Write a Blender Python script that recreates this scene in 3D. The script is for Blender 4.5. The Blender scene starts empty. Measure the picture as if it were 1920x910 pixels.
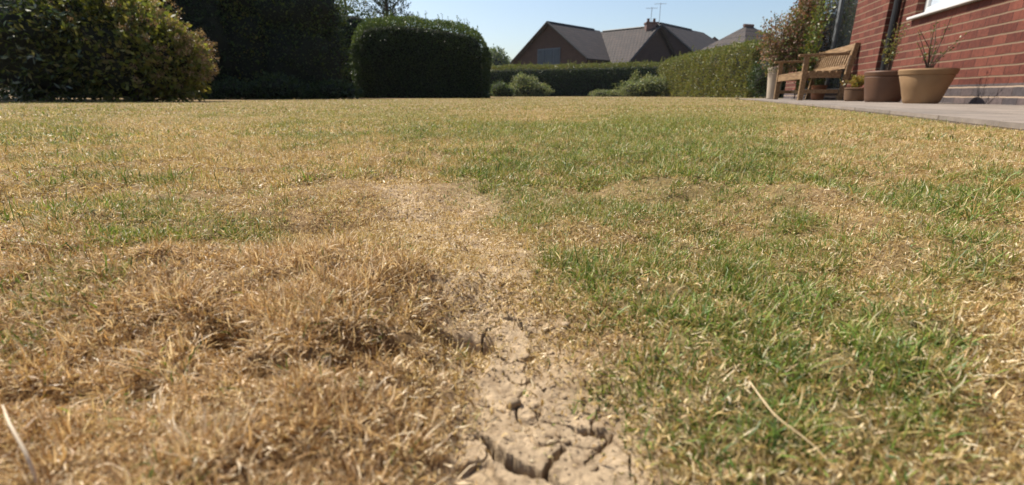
import bpy, bmesh, math, random
import numpy as np
R = math.radians
# ------------------------------------------------------------------ camera, sky, sun, exposure
sc = bpy.context.scene
COL = sc.collection
HC = 0.095                       # lens height above the soil
TILT = math.atan(277 / 900)
cam = bpy.data.objects.new('camera', bpy.data.cameras.new('camera'))
COL.objects.link(cam)
cam.location = (0, 0, HC)
cam.rotation_euler = (math.pi / 2 - TILT, 0, 0)
cam.data.sensor_width = 36
cam.data.lens = 36 * 900 / 1920
cam.data.clip_start = 0.01
cam.data.clip_end = 2000
cam.data.dof.use_dof = True
cam.data.dof.focus_distance = 0.40
cam.data.dof.aperture_fstop = 14
sc.camera = cam

SUN_EL, SUN_AZ = R(52), R(-50)   # azimuth measured clockwise from +Y
w = bpy.data.worlds.new('World'); sc.world = w; w.use_nodes = True
nt = w.node_tree
sky = nt.nodes.new('ShaderNodeTexSky'); sky.sky_type = 'NISHITA'; sky.sun_disc = False
sky.sun_elevation = SUN_EL; sky.sun_rotation = SUN_AZ
sky.air_density = 1.0; sky.dust_density = 1.6; sky.ozone_density = 1.5
bg = nt.nodes['Background']; bg.inputs[1].default_value = 0.102
nt.links.new(sky.outputs[0], bg.inputs[0])
sun = bpy.data.objects.new('sun', bpy.data.lights.new('sun', 'SUN')); COL.objects.link(sun)
sun.data.energy = 5.0; sun.data.angle = R(0.53); sun.data.color = (1.0, 0.93, 0.82)
sd = (math.sin(SUN_AZ) * math.cos(SUN_EL), math.cos(SUN_AZ) * math.cos(SUN_EL), math.sin(SUN_EL))
from mathutils import Vector, Matrix
sun.rotation_euler = Vector(sd).to_track_quat('Z', 'Y').to_euler()
sun.location = (-10, 10, 15)
vs = sc.view_settings
vs.view_transform = 'Standard'; vs.look = 'None'; vs.gamma = 1; vs.exposure = 0.62
sc.cycles.max_bounces = 6
sc.cycles.use_denoising = True
sc.cycles.denoiser = 'OPENIMAGEDENOISE'
sc.cycles.denoising_input_passes = 'RGB_ALBEDO_NORMAL'
sc.cycles.denoising_prefilter = 'ACCURATE'

rng = np.random.default_rng(7)
random.seed(7)

# ------------------------------------------------------------------ photo <-> ground geometry
CT, ST = math.cos(TILT), math.sin(TILT)
def at(px, Y):                    # x on the ground for a picture column at distance Y
    return (px - 960) / 900 * (Y * CT + HC * ST)
def hz(py, Y):                    # height of a picture row at distance Y
    yc = (455 - py) / 900
    return HC + Y * (-ST + yc * CT) / (CT + yc * ST)
def to_pic(x, y, z=0.0):
    d = y * CT - (z - HC) * ST
    d = np.where(np.abs(d) < 1e-4, 1e-4, d)
    return 960 + 900 * x / d, 455 - 900 * (y * ST + (z - HC) * CT) / d, d

# value noise on a plane
def vnoise(x, y, f, seed=0):
    x = x * f + seed * 17.31; y = y * f + seed * 9.17
    xi = np.floor(x).astype(np.int64); yi = np.floor(y).astype(np.int64)
    fx = x - xi; fy = y - yi
    fx = fx * fx * (3 - 2 * fx); fy = fy * fy * (3 - 2 * fy)
    def h(a, b):
        n = (a * 374761393 + b * 668265263 + seed * 1274126177) & 0x7fffffff
        n = ((n ^ (n >> 13)) * 1274126177) & 0x7fffffff
        n = n ^ (n >> 16)
        return (n & 0xffff) / 65535.0
    return (h(xi, yi) * (1 - fx) + h(xi + 1, yi) * fx) * (1 - fy) + (h(xi, yi + 1) * (1 - fx) + h(xi + 1, yi + 1) * fx) * fy
def fbm(x, y, f, o=4, seed=0):
    s = 0; a = .5; t = 0
    for i in range(o):
        s = s + a * vnoise(x, y, f * 2 ** i, seed + i * 3); t += a; a *= .5
    return s / t

# ------------------------------------------------------------------ tagging and mesh helpers
def tag(o, label=None, cat=None, group=None, kind=None):
    if label: o['label'] = label
    if cat: o['category'] = cat
    if group: o['group'] = group
    if kind: o['kind'] = kind
    return o
def empty(name, loc, rz=0.0):
    o = bpy.data.objects.new(name, None); COL.objects.link(o)
    o.location = loc; o.rotation_euler = (0, 0, rz); o.empty_display_size = .1
    return o
def mesh_np(name, V, F, mat, parent=None, col=None, smooth=False, uv=None, mats=None, mi=None):
    me = bpy.data.meshes.new(name)
    V = np.asarray(V, np.float32); F = np.asarray(F, np.int32)
    k = F.shape[1]
    me.vertices.add(len(V)); me.vertices.foreach_set('co', V.ravel())
    me.loops.add(F.size); me.loops.foreach_set('vertex_index', F.ravel())
    me.polygons.add(len(F))
    me.polygons.foreach_set('loop_start', np.arange(0, F.size, k, dtype=np.int32))
    me.polygons.foreach_set('loop_total', np.full(len(F), k, np.int32))
    if smooth: me.polygons.foreach_set('use_smooth', np.ones(len(F), bool))
    if mi is not None: me.polygons.foreach_set('material_index', np.asarray(mi, np.int32))
    me.update(calc_edges=True)
    if col is not None:
        a = me.color_attributes.new('col', 'FLOAT_COLOR', 'POINT')
        c = np.ones((len(V), 4), np.float32); c[:, :3] = col
        a.data.foreach_set('color', c.ravel())
    for m in (mats or [mat]): me.materials.append(m)
    o = bpy.data.objects.new(name, me); COL.objects.link(o)
    if parent: o.parent = parent
    return o

class MB:                        # collects shapes and links them as one mesh
    def __init__(s): s.bm = bmesh.new()
    def box(s, x0, x1, y0, y1, z0, z1, bev=0.0, M=None):
        r = bmesh.ops.create_cube(s.bm, size=1)
        vs_ = r['verts']
        for v in vs_:
            v.co = Vector(((x0 + x1) / 2 + v.co.x * (x1 - x0), (y0 + y1) / 2 + v.co.y * (y1 - y0), (z0 + z1) / 2 + v.co.z * (z1 - z0)))
        if bev:
            ed = list({e for v in vs_ for e in v.link_edges})
            r2 = bmesh.ops.bevel(s.bm, geom=ed, offset=bev, segments=2, affect='EDGES', profile=.6)
            vs_ = list({v for f in r2['faces'] for v in f.verts} | {v for v in vs_ if v.is_valid})
        if M is not None:
            for v in vs_: v.co = M @ v.co
        return vs_
    def lathe(s, prof, n=48, c=(0, 0, 0)):
        rings = []
        for (r, z) in prof:
            if r < 1e-5: rings.append([s.bm.verts.new((c[0], c[1], c[2] + z))])
            else: rings.append([s.bm.verts.new((c[0] + r * math.cos(2 * math.pi * i / n), c[1] + r * math.sin(2 * math.pi * i / n), c[2] + z)) for i in range(n)])
        for a, b in zip(rings, rings[1:]):
            for i in range(n):
                j = (i + 1) % n
                if len(a) == 1 and len(b) == 1: continue
                if len(a) == 1: s.bm.faces.new((a[0], b[j], b[i]))
                elif len(b) == 1: s.bm.faces.new((a[i], a[j], b[0]))
                else: s.bm.faces.new((a[i], a[j], b[j], b[i]))
    def tube(s, pts, rad, n=8):
        pts = [Vector(p) for p in pts]
        rads = rad if isinstance(rad, (list, tuple)) else [rad] * len(pts)
        rings = []
        for i, p in enumerate(pts):
            d = (pts[min(i + 1, len(pts) - 1)] - pts[max(i - 1, 0)]).normalized()
            a = Vector((0, 0, 1)) if abs(d.z) < .9 else Vector((1, 0, 0))
            u = d.cross(a).normalized(); v = d.cross(u)
            rings.append([s.bm.verts.new(p + (u * math.cos(2 * math.pi * k / n) + v * math.sin(2 * math.pi * k / n)) * rads[i]) for k in range(n)])
        for a, b in zip(rings, rings[1:]):
            for k in range(n): s.bm.faces.new((a[k], a[(k + 1) % n], b[(k + 1) % n], b[k]))
        s.bm.faces.new(rings[0][::-1]); s.bm.faces.new(rings[-1])
    def poly(s, pts): return s.bm.faces.new([s.bm.verts.new(p) for p in pts])
    def build(s, name, mat, parent=None, smooth=False, uvbox=False):
        bmesh.ops.recalc_face_normals(s.bm, faces=s.bm.faces[:])
        if uvbox:
            l = s.bm.loops.layers.uv.new('UVMap')
            for f in s.bm.faces:
                n = f.normal
                for lp in f.loops:
                    c = lp.vert.co
                    if abs(n.z) > .9: lp[l].uv = (c.x, c.y)
                    elif abs(n.y) >= abs(n.x): lp[l].uv = (c.x, c.z)
                    else: lp[l].uv = (c.y + .06, c.z)
        me = bpy.data.meshes.new(name); s.bm.to_mesh(me); s.bm.free()
        me.materials.append(mat)
        if smooth:
            for p in me.polygons: p.use_smooth = True
            try: me.set_sharp_from_angle(angle=R(35))
            except Exception: pass
        o = bpy.data.objects.new(name, me); COL.objects.link(o)
        if parent: o.parent = parent
        return o

# ------------------------------------------------------------------ materials
def newmat(name):
    m = bpy.data.materials.new(name); m.use_nodes = True
    return m, m.node_tree, m.node_tree.nodes['Principled BSDF'], m.node_tree.nodes['Material Output']
def N(nt, t, **k):
    n = nt.nodes.new(t)
    for a, b in k.items():
        if a.startswith('i_'): n.inputs[a[2:].replace('_', ' ')].default_value = b
        else: setattr(n, a, b)
    return n
def ramp(nt, fac, stops):
    r = nt.nodes.new('ShaderNodeValToRGB'); el = r.color_ramp.elements
    while len(el) > 1: el.remove(el[-1])
    el[0].position = stops[0][0]; el[0].color = (*stops[0][1], 1)
    for p, c in stops[1:]:
        e = el.new(p); e.color = (*c, 1)
    nt.links.new(fac, r.inputs[0]); return r
def noise_mat(name, stops, scale, rough=.7, bump=.2, bscale=None, detail=6, stretch=None, spec=.4, dist=.01):
    m, t, p, out = newmat(name)
    tc = N(t, 'ShaderNodeTexCoord'); mp = N(t, 'ShaderNodeMapping')
    if stretch: mp.inputs['Scale'].default_value = stretch
    t.links.new(tc.outputs['Object'], mp.inputs[0])
    n1 = N(t, 'ShaderNodeTexNoise'); n1.inputs['Scale'].default_value = scale; n1.inputs['Detail'].default_value = detail
    t.links.new(mp.outputs[0], n1.inputs[0])
    r = ramp(t, n1.outputs[0], stops); t.links.new(r.outputs[0], p.inputs['Base Color'])
    n2 = N(t, 'ShaderNodeTexNoise'); n2.inputs['Scale'].default_value = bscale or scale * 3; n2.inputs['Detail'].default_value = 5
    t.links.new(mp.outputs[0], n2.inputs[0])
    b = N(t, 'ShaderNodeBump'); b.inputs['Strength'].default_value = bump; b.inputs['Distance'].default_value = dist
    t.links.new(n2.outputs[0], b.inputs['Height']); t.links.new(b.outputs[0], p.inputs['Normal'])
    p.inputs['Roughness'].default_value = rough; p.inputs['Specular IOR Level'].default_value = spec
    return m
def leaf_mat(name, trans=.35, rough=.4, spec=.5, tint=(1.25, 1.2, .7)):
    m, t, p, out = newmat(name)
    a = N(t, 'ShaderNodeAttribute'); a.attribute_name = 'col'
    t.links.new(a.outputs['Color'], p.inputs['Base Color'])
    p.inputs['Roughness'].default_value = rough; p.inputs['Specular IOR Level'].default_value = spec
    tr = N(t, 'ShaderNodeBsdfTranslucent')
    mul = N(t, 'ShaderNodeMixRGB'); mul.blend_type = 'MULTIPLY'; mul.inputs[0].default_value = 1
    mul.inputs[2].default_value = (*tint, 1)
    t.links.new(a.outputs['Color'], mul.inputs[1]); t.links.new(mul.outputs[0], tr.inputs[0])
    mx = N(t, 'ShaderNodeMixShader'); mx.inputs[0].default_value = trans
    t.links.new(p.outputs[0], mx.inputs[1]); t.links.new(tr.outputs[0], mx.inputs[2])
    t.links.new(mx.outputs[0], out.inputs[0])
    return m
M = {}
M['blade'] = leaf_mat('grass_blade', .32, .46, .4, (1.12, 1.08, .86))
M['leaf'] = leaf_mat('leaf', .28, .45, .35)
M['brightleaf'] = leaf_mat('thin_bright_leaf', .42, .45, .35)
M['glossleaf'] = leaf_mat('glossy_leaf', .25, .22, .9)
M['conifer'] = leaf_mat('conifer_leaf', .12, .5, .3)
M['bark'] = noise_mat('bark', [(.3, (.05, .035, .025)), (.7, (.14, .10, .07))], 14, .9, .6, stretch=(1, 1, .2))
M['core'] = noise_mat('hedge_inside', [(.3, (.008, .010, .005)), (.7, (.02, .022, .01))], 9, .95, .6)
M['wood'] = noise_mat('weathered_teak', [(.25, (.10, .058, .028)), (.5, (.21, .125, .055)), (.75, (.32, .22, .125))], 9, .6, .25, 40, stretch=(.6, 5, 5))
M['terracotta'] = noise_mat('sandy_terracotta', [(.2, (.16, .095, .045)), (.5, (.27, .165, .08)), (.85, (.37, .255, .14))], 3.2, .85, .25, 60, dist=.004)
M['darkpot'] = noise_mat('brown_glazed_pot', [(.25, (.075, .036, .020)), (.7, (.15, .075, .040))], 5, .6, .25, 40, dist=.004)
M['palepot'] = noise_mat('pale_stone_pot', [(.2, (.33, .27, .20)), (.8, (.52, .43, .33))], 4, .8, .3, 50, dist=.004)
M['redpot'] = noise_mat('red_clay_pot', [(.2, (.20, .085, .042)), (.8, (.33, .155, .075))], 6, .8, .3, 50, dist=.004)
M['browpot'] = noise_mat('dull_brown_clay', [(.2, (.10, .055, .03)), (.8, (.20, .115, .06))], 6, .8, .3, 50, dist=.004)
M['compost'] = noise_mat('compost', [(.3, (.02, .014, .009)), (.7, (.06, .04, .025))], 30, .95, .8, 60)
M['white'] = noise_mat('white_plastic', [(.2, (.55, .55, .54)), (.8, (.70, .70, .69))], 3, .35, .03, 30)
M['black'] = noise_mat('black_plastic', [(.3, (.008, .008, .009)), (.8, (.022, .021, .02))], 6, .45, .1, 40)
M['soffit'] = noise_mat('painted_board', [(.3, (.5, .5, .48)), (.8, (.62, .61, .58))], 4, .5, .05)
M['chimney'] = noise_mat('chimney_brick', [(.3, (.10, .06, .05)), (.8, (.20, .12, .10))], 6, .9, .3)
M['metal'] = noise_mat('dull_metal', [(.3, (.18, .18, .19)), (.8, (.28, .28, .29))], 9, .5, .05)

def brick_mat(name, c1, c2, mortar, vert, course=.078, plinth=False):
    m, t, p, out = newmat(name)
    uv = N(t, 'ShaderNodeUVMap')
    br = N(t, 'ShaderNodeTexBrick'); br.offset = .5; br.squash = 1
    br.inputs['Scale'].default_value = 1; br.inputs['Brick Width'].default_value = .165
    br.inputs['Row Height'].default_value = course; br.inputs['Mortar Size'].default_value = .004
    br.inputs['Mortar Smooth'].default_value = .3; br.inputs['Bias'].default_value = -.1
    br.inputs['Color1'].default_value = (*c1, 1); br.inputs['Color2'].default_value = (*c2, 1); br.inputs['Mortar'].default_value = (*vert, 1)
    nz = N(t, 'ShaderNodeTexNoise'); nz.inputs['Scale'].default_value = 9; nz.inputs['Detail'].default_value = 3
    t.links.new(uv.outputs[0], nz.inputs[0])
    wob = N(t, 'ShaderNodeMixRGB'); wob.blend_type = 'LINEAR_LIGHT'; wob.inputs[0].default_value = .004
    t.links.new(uv.outputs[0], wob.inputs[1]); t.links.new(nz.outputs['Color'], wob.inputs[2])
    t.links.new(wob.outputs[0], br.inputs['Vector'])
    # bed joints
    sx = N(t, 'ShaderNodeSeparateXYZ'); t.links.new(wob.outputs[0], sx.inputs[0])
    dv = N(t, 'ShaderNodeMath'); dv.operation = 'DIVIDE'; dv.inputs[1].default_value = course; t.links.new(sx.outputs[1], dv.inputs[0])
    fr = N(t, 'ShaderNodeMath'); fr.operation = 'PINGPONG'; fr.inputs[1].default_value = .5; t.links.new(dv.outputs[0], fr.inputs[0])
    mr = N(t, 'ShaderNodeMapRange'); mr.inputs['From Min'].default_value = .065; mr.inputs['From Max'].default_value = .095
    mr.inputs['To Min'].default_value = 1; mr.inputs['To Max'].default_value = 0; t.links.new(fr.outputs[0], mr.inputs[0])
    # mottling
    n2 = N(t, 'ShaderNodeTexNoise'); n2.inputs['Scale'].default_value = 26; n2.inputs['Detail'].default_value = 6; n2.inputs['Roughness'].default_value = .7
    t.links.new(uv.outputs[0], n2.inputs[0])
    r2 = ramp(t, n2.outputs[0], [(.3, (.62, .60, .6)), (.7, (1.15, 1.12, 1.1))])
    mu = N(t, 'ShaderNodeMixRGB'); mu.blend_type = 'MULTIPLY'; mu.inputs[0].default_value = 1
    t.links.new(br.outputs['Color'], mu.inputs[1]); t.links.new(r2.outputs[0], mu.inputs[2])
    n3 = N(t, 'ShaderNodeTexNoise'); n3.inputs['Scale'].default_value = 2.3; n3.inputs['Detail'].default_value = 4
    t.links.new(uv.outputs[0], n3.inputs[0])
    r3 = ramp(t, n3.outputs[0], [(.3, (.75, .75, .78)), (.7, (1.1, 1.08, 1.05))])
    mu3 = N(t, 'ShaderNodeMixRGB'); mu3.blend_type = 'MULTIPLY'; mu3.inputs[0].default_value = 1
    t.links.new(mu.outputs[0], mu3.inputs[1]); t.links.new(r3.outputs[0], mu3.inputs[2])
    mx = N(t, 'ShaderNodeMixRGB'); t.links.new(mr.outputs[0], mx.inputs[0]); t.links.new(mu3.outputs[0], mx.inputs[1])
    mx.inputs[2].default_value = (*mortar, 1)
    t.links.new(mx.outputs[0], p.inputs['Base Color'])
    # relief: bricks proud of the joints
    mxx = N(t, 'ShaderNodeMath'); mxx.operation = 'MAXIMUM'; t.links.new(mr.outputs[0], mxx.inputs[0]); t.links.new(br.outputs['Fac'], mxx.inputs[1])
    sb = N(t, 'ShaderNodeMath'); sb.operation = 'MULTIPLY_ADD'; sb.inputs[1].default_value = -1.0
    t.links.new(mxx.outputs[0], sb.inputs[0])
    sc2 = N(t, 'ShaderNodeMath'); sc2.operation = 'MULTIPLY'; sc2.inputs[1].default_value = .5; t.links.new(n2.outputs[0], sc2.inputs[0])
    t.links.new(sc2.outputs[0], sb.inputs[2])
    b = N(t, 'ShaderNodeBump'); b.inputs['Strength'].default_value = .9; b.inputs['Distance'].default_value = .006
    t.links.new(sb.outputs[0], b.inputs['Height']); t.links.new(b.outputs[0], p.inputs['Normal'])
    p.inputs['Roughness'].default_value = .85; p.inputs['Specular IOR Level'].default_value = .25
    return m
M['brick'] = brick_mat('red_brick', (.115, .034, .023), (.20, .066, .043), (.20, .14, .09), (.075, .027, .02))
M['plinth'] = brick_mat('grey_plinth_brick', (.085, .075, .078), (.15, .115, .11), (.36, .27, .20), (.07, .05, .045))
M['brownbrick'] = brick_mat('brown_brick', (.058, .036, .028), (.075, .046, .036), (.066, .05, .042), (.05, .035, .028))

def tile_mat():
    m, t, p, out = newmat('roof_tiles')
    uv = N(t, 'ShaderNodeUVMap')
    br = N(t, 'ShaderNodeTexBrick'); br.offset = .5
    for a, b in (('Scale', 1), ('Brick Width', .33), ('Row Height', .42), ('Mortar Size', .05), ('Mortar Smooth', .6), ('Bias', 0)): br.inputs[a].default_value = b
    br.inputs['Color1'].default_value = (.028, .017, .014, 1); br.inputs['Color2'].default_value = (.047, .030, .023, 1); br.inputs['Mortar'].default_value = (.016, .012, .012, 1)
    t.links.new(uv.outputs[0], br.inputs['Vector'])
    n2 = N(t, 'ShaderNodeTexNoise'); n2.inputs['Scale'].default_value = 1.1; n2.inputs['Detail'].default_value = 8; t.links.new(uv.outputs[0], n2.inputs[0])
    r2 = ramp(t, n2.outputs[0], [(.3, (.7, .7, .7)), (.6, (1.1, 1.08, 1.05)), (.75, (1.6, 1.5, 1.4))])
    mu = N(t, 'ShaderNodeMixRGB'); mu.blend_type = 'MULTIPLY'; mu.inputs[0].default_value = 1
    t.links.new(br.outputs[0], mu.inputs[1]); t.links.new(r2.outputs[0], mu.inputs[2]); t.links.new(mu.outputs[0], p.inputs['Base Color'])
    b = N(t, 'ShaderNodeBump'); b.inputs['Strength'].default_value = 1; b.inputs['Distance'].default_value = .05; b.invert = True
    t.links.new(br.outputs['Fac'], b.inputs['Height']); t.links.new(b.outputs[0], p.inputs['Normal'])
    p.inputs['Roughness'].default_value = .8
    return m
M['tiles'] = tile_mat()

def glass_mat(name, base, rough=.02):
    m, t, p, out = newmat(name)
    n = N(t, 'ShaderNodeTexNoise'); n.inputs['Scale'].default_value = 1.3
    tc = N(t, 'ShaderNodeTexCoord'); t.links.new(tc.outputs['Object'], n.inputs[0])
    r = ramp(t, n.outputs[0], [(.3, tuple(c * .7 for c in base)), (.7, base)]); t.links.new(r.outputs[0], p.inputs['Base Color'])
    p.inputs['Roughness'].default_value = rough; p.inputs['IOR'].default_value = 1.55
    p.inputs['Specular IOR Level'].default_value = .8
    b = N(t, 'ShaderNodeBump'); b.inputs['Strength'].default_value = .03; b.inputs['Distance'].default_value = .02
    t.links.new(n.outputs[0], b.inputs['Height']); t.links.new(b.outputs[0], p.inputs['Normal'])
    return m
M['glass'] = glass_mat('dark_window_glass', (.02, .025, .028))
M['blindsky'] = glass_mat('glass_with_blind_and_sky_tone', (.50, .56, .64))  # pale blue base stands for the blind and the sky reflected before it
M['farglass'] = glass_mat('bluish_window_glass', (.045, .065, .09), .35)
M['farglass'].node_tree.nodes['Principled BSDF'].inputs['Specular IOR Level'].default_value = .15
M['farframe'] = noise_mat('blue_grey_frame', [(.3, (.05, .065, .09)), (.8, (.09, .11, .14))], 6, .6, .05)

def paving_mat():
    m, t, p, out = newmat('stone_paving')
    uv = N(t, 'ShaderNodeUVMap')
    br = N(t, 'ShaderNodeTexBrick'); br.offset = .35
    for a, b in (('Scale', 1), ('Brick Width', .6), ('Row Height', .45), ('Mortar Size', .008), ('Mortar Smooth', .2), ('Bias', 0)): br.inputs[a].default_value = b
    br.inputs['Color1'].default_value = (.19, .165, .14, 1); br.inputs['Color2'].default_value = (.265, .225, .19, 1); br.inputs['Mortar'].default_value = (.12, .095, .07, 1)
    t.links.new(uv.outputs[0], br.inputs['Vector'])
    n2 = N(t, 'ShaderNodeTexNoise'); n2.inputs['Scale'].default_value = 6; n2.inputs['Detail'].default_value = 9; n2.inputs['Roughness'].default_value = .7; t.links.new(uv.outputs[0], n2.inputs[0])
    r2 = ramp(t, n2.outputs[0], [(.3, (.65, .63, .62)), (.7, (1.15, 1.12, 1.08))])
    mu = N(t, 'ShaderNodeMixRGB'); mu.blend_type = 'MULTIPLY'; mu.inputs[0].default_value = 1
    t.links.new(br.outputs[0], mu.inputs[1]); t.links.new(r2.outputs[0], mu.inputs[2]); t.links.new(mu.outputs[0], p.inputs['Base Color'])
    n3 = N(t, 'ShaderNodeTexNoise'); n3.inputs['Scale'].default_value = 70; t.links.new(uv.outputs[0], n3.inputs[0])
    ad = N(t, 'ShaderNodeMath'); ad.operation = 'MULTIPLY_ADD'; ad.inputs[1].default_value = -3; t.links.new(br.outputs['Fac'], ad.inputs[0]); t.links.new(n3.outputs[0], ad.inputs[2])
    b = N(t, 'ShaderNodeBump'); b.inputs['Strength'].default_value = .5; b.inputs['Distance'].default_value = .003
    t.links.new(ad.outputs[0], b.inputs['Height']); t.links.new(b.outputs[0], p.inputs['Normal'])
    p.inputs['Roughness'].default_value = .85
    return m
M['paving'] = paving_mat()

def soil_mat():
    m, t, p, out = newmat('dry_soil')
    a = N(t, 'ShaderNodeAttribute'); a.attribute_name = 'col'
    tc = N(t, 'ShaderNodeTexCoord')
    n1 = N(t, 'ShaderNodeTexNoise'); n1.inputs['Scale'].default_value = 120; n1.inputs['Detail'].default_value = 8; n1.inputs['Roughness'].default_value = .65
    t.links.new(tc.outputs['Object'], n1.inputs[0])
    r = ramp(t, n1.outputs[0], [(.28, (.52, .47, .42)), (.5, (.95, .95, .95)), (.72, (1.3, 1.3, 1.3))])
    mu = N(t, 'ShaderNodeMixRGB'); mu.blend_type = 'MULTIPLY'; mu.inputs[0].default_value = 1
    t.links.new(a.outputs['Color'], mu.inputs[1]); t.links.new(r.outputs[0], mu.inputs[2])
    t.links.new(mu.outputs[0], p.inputs['Base Color'])
    n2 = N(t, 'ShaderNodeTexNoise'); n2.inputs['Scale'].default_value = 380; n2.inputs['Detail'].default_value = 9; n2.inputs['Roughness'].default_value = .72
    t.links.new(tc.outputs['Object'], n2.inputs[0])
    b = N(t, 'ShaderNodeBump'); b.inputs['Strength'].default_value = .9; b.inputs['Distance'].default_value = .002
    t.links.new(n2.outputs[0], b.inputs['Height']); t.links.new(b.outputs[0], p.inputs['Normal'])
    p.inputs['Roughness'].default_value = .95; p.inputs['Specular IOR Level'].default_value = .15
    return m
M['soil'] = soil_mat()

# ------------------------------------------------------------------ house frame: t along the wall, p out from the camera's side
AZ = R(16.3)
D2 = np.array([math.sin(AZ), math.cos(AZ)]); N2 = np.array([math.cos(AZ), -math.sin(AZ)])
def tp(t, p, z=0.0): return (D2[0] * t + N2[0] * p, D2[1] * t + N2[1] * p, z)
def t_of(px, p):                 # where a picture column meets the wall line p (at lens height)
    k = (px - 960) / 941.4
    return (p * N2[0] - k * p * N2[1]) / (k * D2[1] - D2[0])
ROT = math.atan2(D2[1], D2[0])   # local x = t, local y = -p
PZ = 0.023                       # top of the paving
P_EDGE = 1.0
def pedge(t): return np.interp(t, [-6, 1.66, 2.9, 8.9, 11.5], [.62, .93, 1.08, 1.53, 1.62])
P_L, P_R = 2.42, 2.53            # wall faces: left (projecting) and right part
TE = t_of(1470, P_L)             # far corner of the house

# ------------------------------------------------------------------ what the lawn is like at a spot
def seg_d(px, py, pts):
    best = np.full(px.shape, 1e9); wv = np.zeros(px.shape)
    for (x0, y0, w0), (x1, y1, w1) in zip(pts, pts[1:]):
        dx, dy = x1 - x0, y1 - y0
        t = np.clip(((px - x0) * dx + (py - y0) * dy) / (dx * dx + dy * dy), 0, 1)
        d = np.hypot(px - x0 - t * dx, py - y0 - t * dy) / (w0 + t * (w1 - w0))
        best = np.minimum(best, d)
    return best
GREEN = [(1110, 495, 140, 45, 1.0), (940, 345, 90, 45, .8), (1060, 385, 150, 32, .6), (1480, 400, 38, 30, 1.1), (1330, 350, 170, 45, .55),
         (1370, 560, 130, 60, .75), (1340, 620, 130, 70, .9), (1560, 600, 150, 90, .75), (1800, 480, 150, 75, .85), (1480, 725, 190, 75, .95), (1700, 660, 150, 90, .65),
         (1660, 800, 160, 60, .5), (1500, 480, 120, 60, .4), (190, 430, 150, 32, 1.7), (450, 418, 120, 26, 1.1), (120, 480, 90, 30, .5), (150, 330, 200, 50, .35), (900, 240, 220, 26, .5),
         (1230, 232, 200, 22, .5), (1150, 290, 220, 36, .6), (100, 245, 160, 35, .3), (540, 245, 60, 18, .4), (1360, 300, 200, 36, .5), (750, 300, 60, 25, .4), (1750, 380, 160, 50, .55),
         (640, 340, 120, 20, .35), (1250, 440, 90, 25, .5)]
DRY = [(560, 310, 130, 26, .7), (720, 330, 110, 40, .4), (1185, 432, 80, 28, .5), (1610, 500, 80, 28, .45), (1720, 262, 170, 30, .55), (1010, 215, 130, 14, .55), (1850, 300, 150, 40, .4),
       (350, 250, 140, 30, .3), (1500, 250, 60, 20, .3), (1880, 640, 70, 120, .6), (1100, 600, 90, 45, .9), (1830, 860, 110, 60, .4), (870, 480, 80, 60, .8), (1000, 330, 60, 12, .4)]
BARE = [(760, 380, 50), (850, 440, 85), (895, 520, 95), (960, 610, 115), (1000, 700, 130), (1040, 790, 170), (1080, 900, 240), (1100, 1000, 320)]
PATHV = [(965, 600, 30), (950, 680, 46), (990, 740, 66), (1030, 810, 140), (1035, 870, 195), (1050, 980, 300)]
HOLES = [(300, 532, 70, 14), (430, 645, 45, 22), (700, 665, 80, 16), (275, 735, 28, 20), (60, 740, 90, 16), (875, 605, 60, 9), (730, 640, 40, 12), (500, 700, 40, 18), (150, 500, 120, 10),
         (640, 700, 50, 14)]
def lawn_at(x, y):
    px, py, d = to_pic(x, y, 0.01)
    front = d > .02
    px = np.where(front, px, 960 + np.sign(x) * 2000); py = np.where(front, py, 1500)
    wx = (fbm(x, y, 14, 3, 21) - .5) * 110; wy = (fbm(x, y, 14, 3, 22) - .5) * 70
    ppx = px + wx; ppy = py + wy * np.clip((py - 170) / 400, 0, 1)
    g = np.zeros(px.shape)
    for cx, cy, sx, sy, a in GREEN: g += a * np.exp(-((ppx - cx) / sx) ** 2 - ((ppy - cy) / sy) ** 2)
    g = np.minimum(g, 1.15)
    for cx, cy, sx, sy, a in DRY: g -= a * np.exp(-((ppx - cx) / sx) ** 2 - ((ppy - cy) / sy) ** 2)
    far = np.clip((260 - py) / 80, 0, 1)
    g += .34 * far + .12 * np.clip((px - 900) / 200, 0, 1) * np.clip((py - 200) / 80, 0, 1) + .06 * np.clip((470 - py) / 100, 0, 1)
    g += (fbm(x, y, 5, 4, 31) - .5) * .9 * (1 - .3 * far) + (fbm(x, y, 1.1, 3, 33) - .5) * .45 * far
    # rusty thatch lower left
    rust = np.clip((860 - ppx + .25 * (ppy - 450)) / 260, 0, 1) * np.clip((ppy + (fbm(x, y, 9, 3, 37) - .5) * 170 - 400) / 150, 0, 1)
    g -= rust * .6
    bare = 1.45 - seg_d(ppx, ppy, BARE)
    bare = np.clip(bare, 0, 1) * (.55 + .9 * fbm(x, y, 40, 3, 41))
    core = np.clip((1.2 - seg_d(px + wx * .45, ppy, PATHV)) * 3, 0, 1)
    bare = np.clip(np.maximum(bare * .75, core), 0, 1)
    return np.clip(g, 0, 1.2), rust, bare, core, px, py, far
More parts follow.
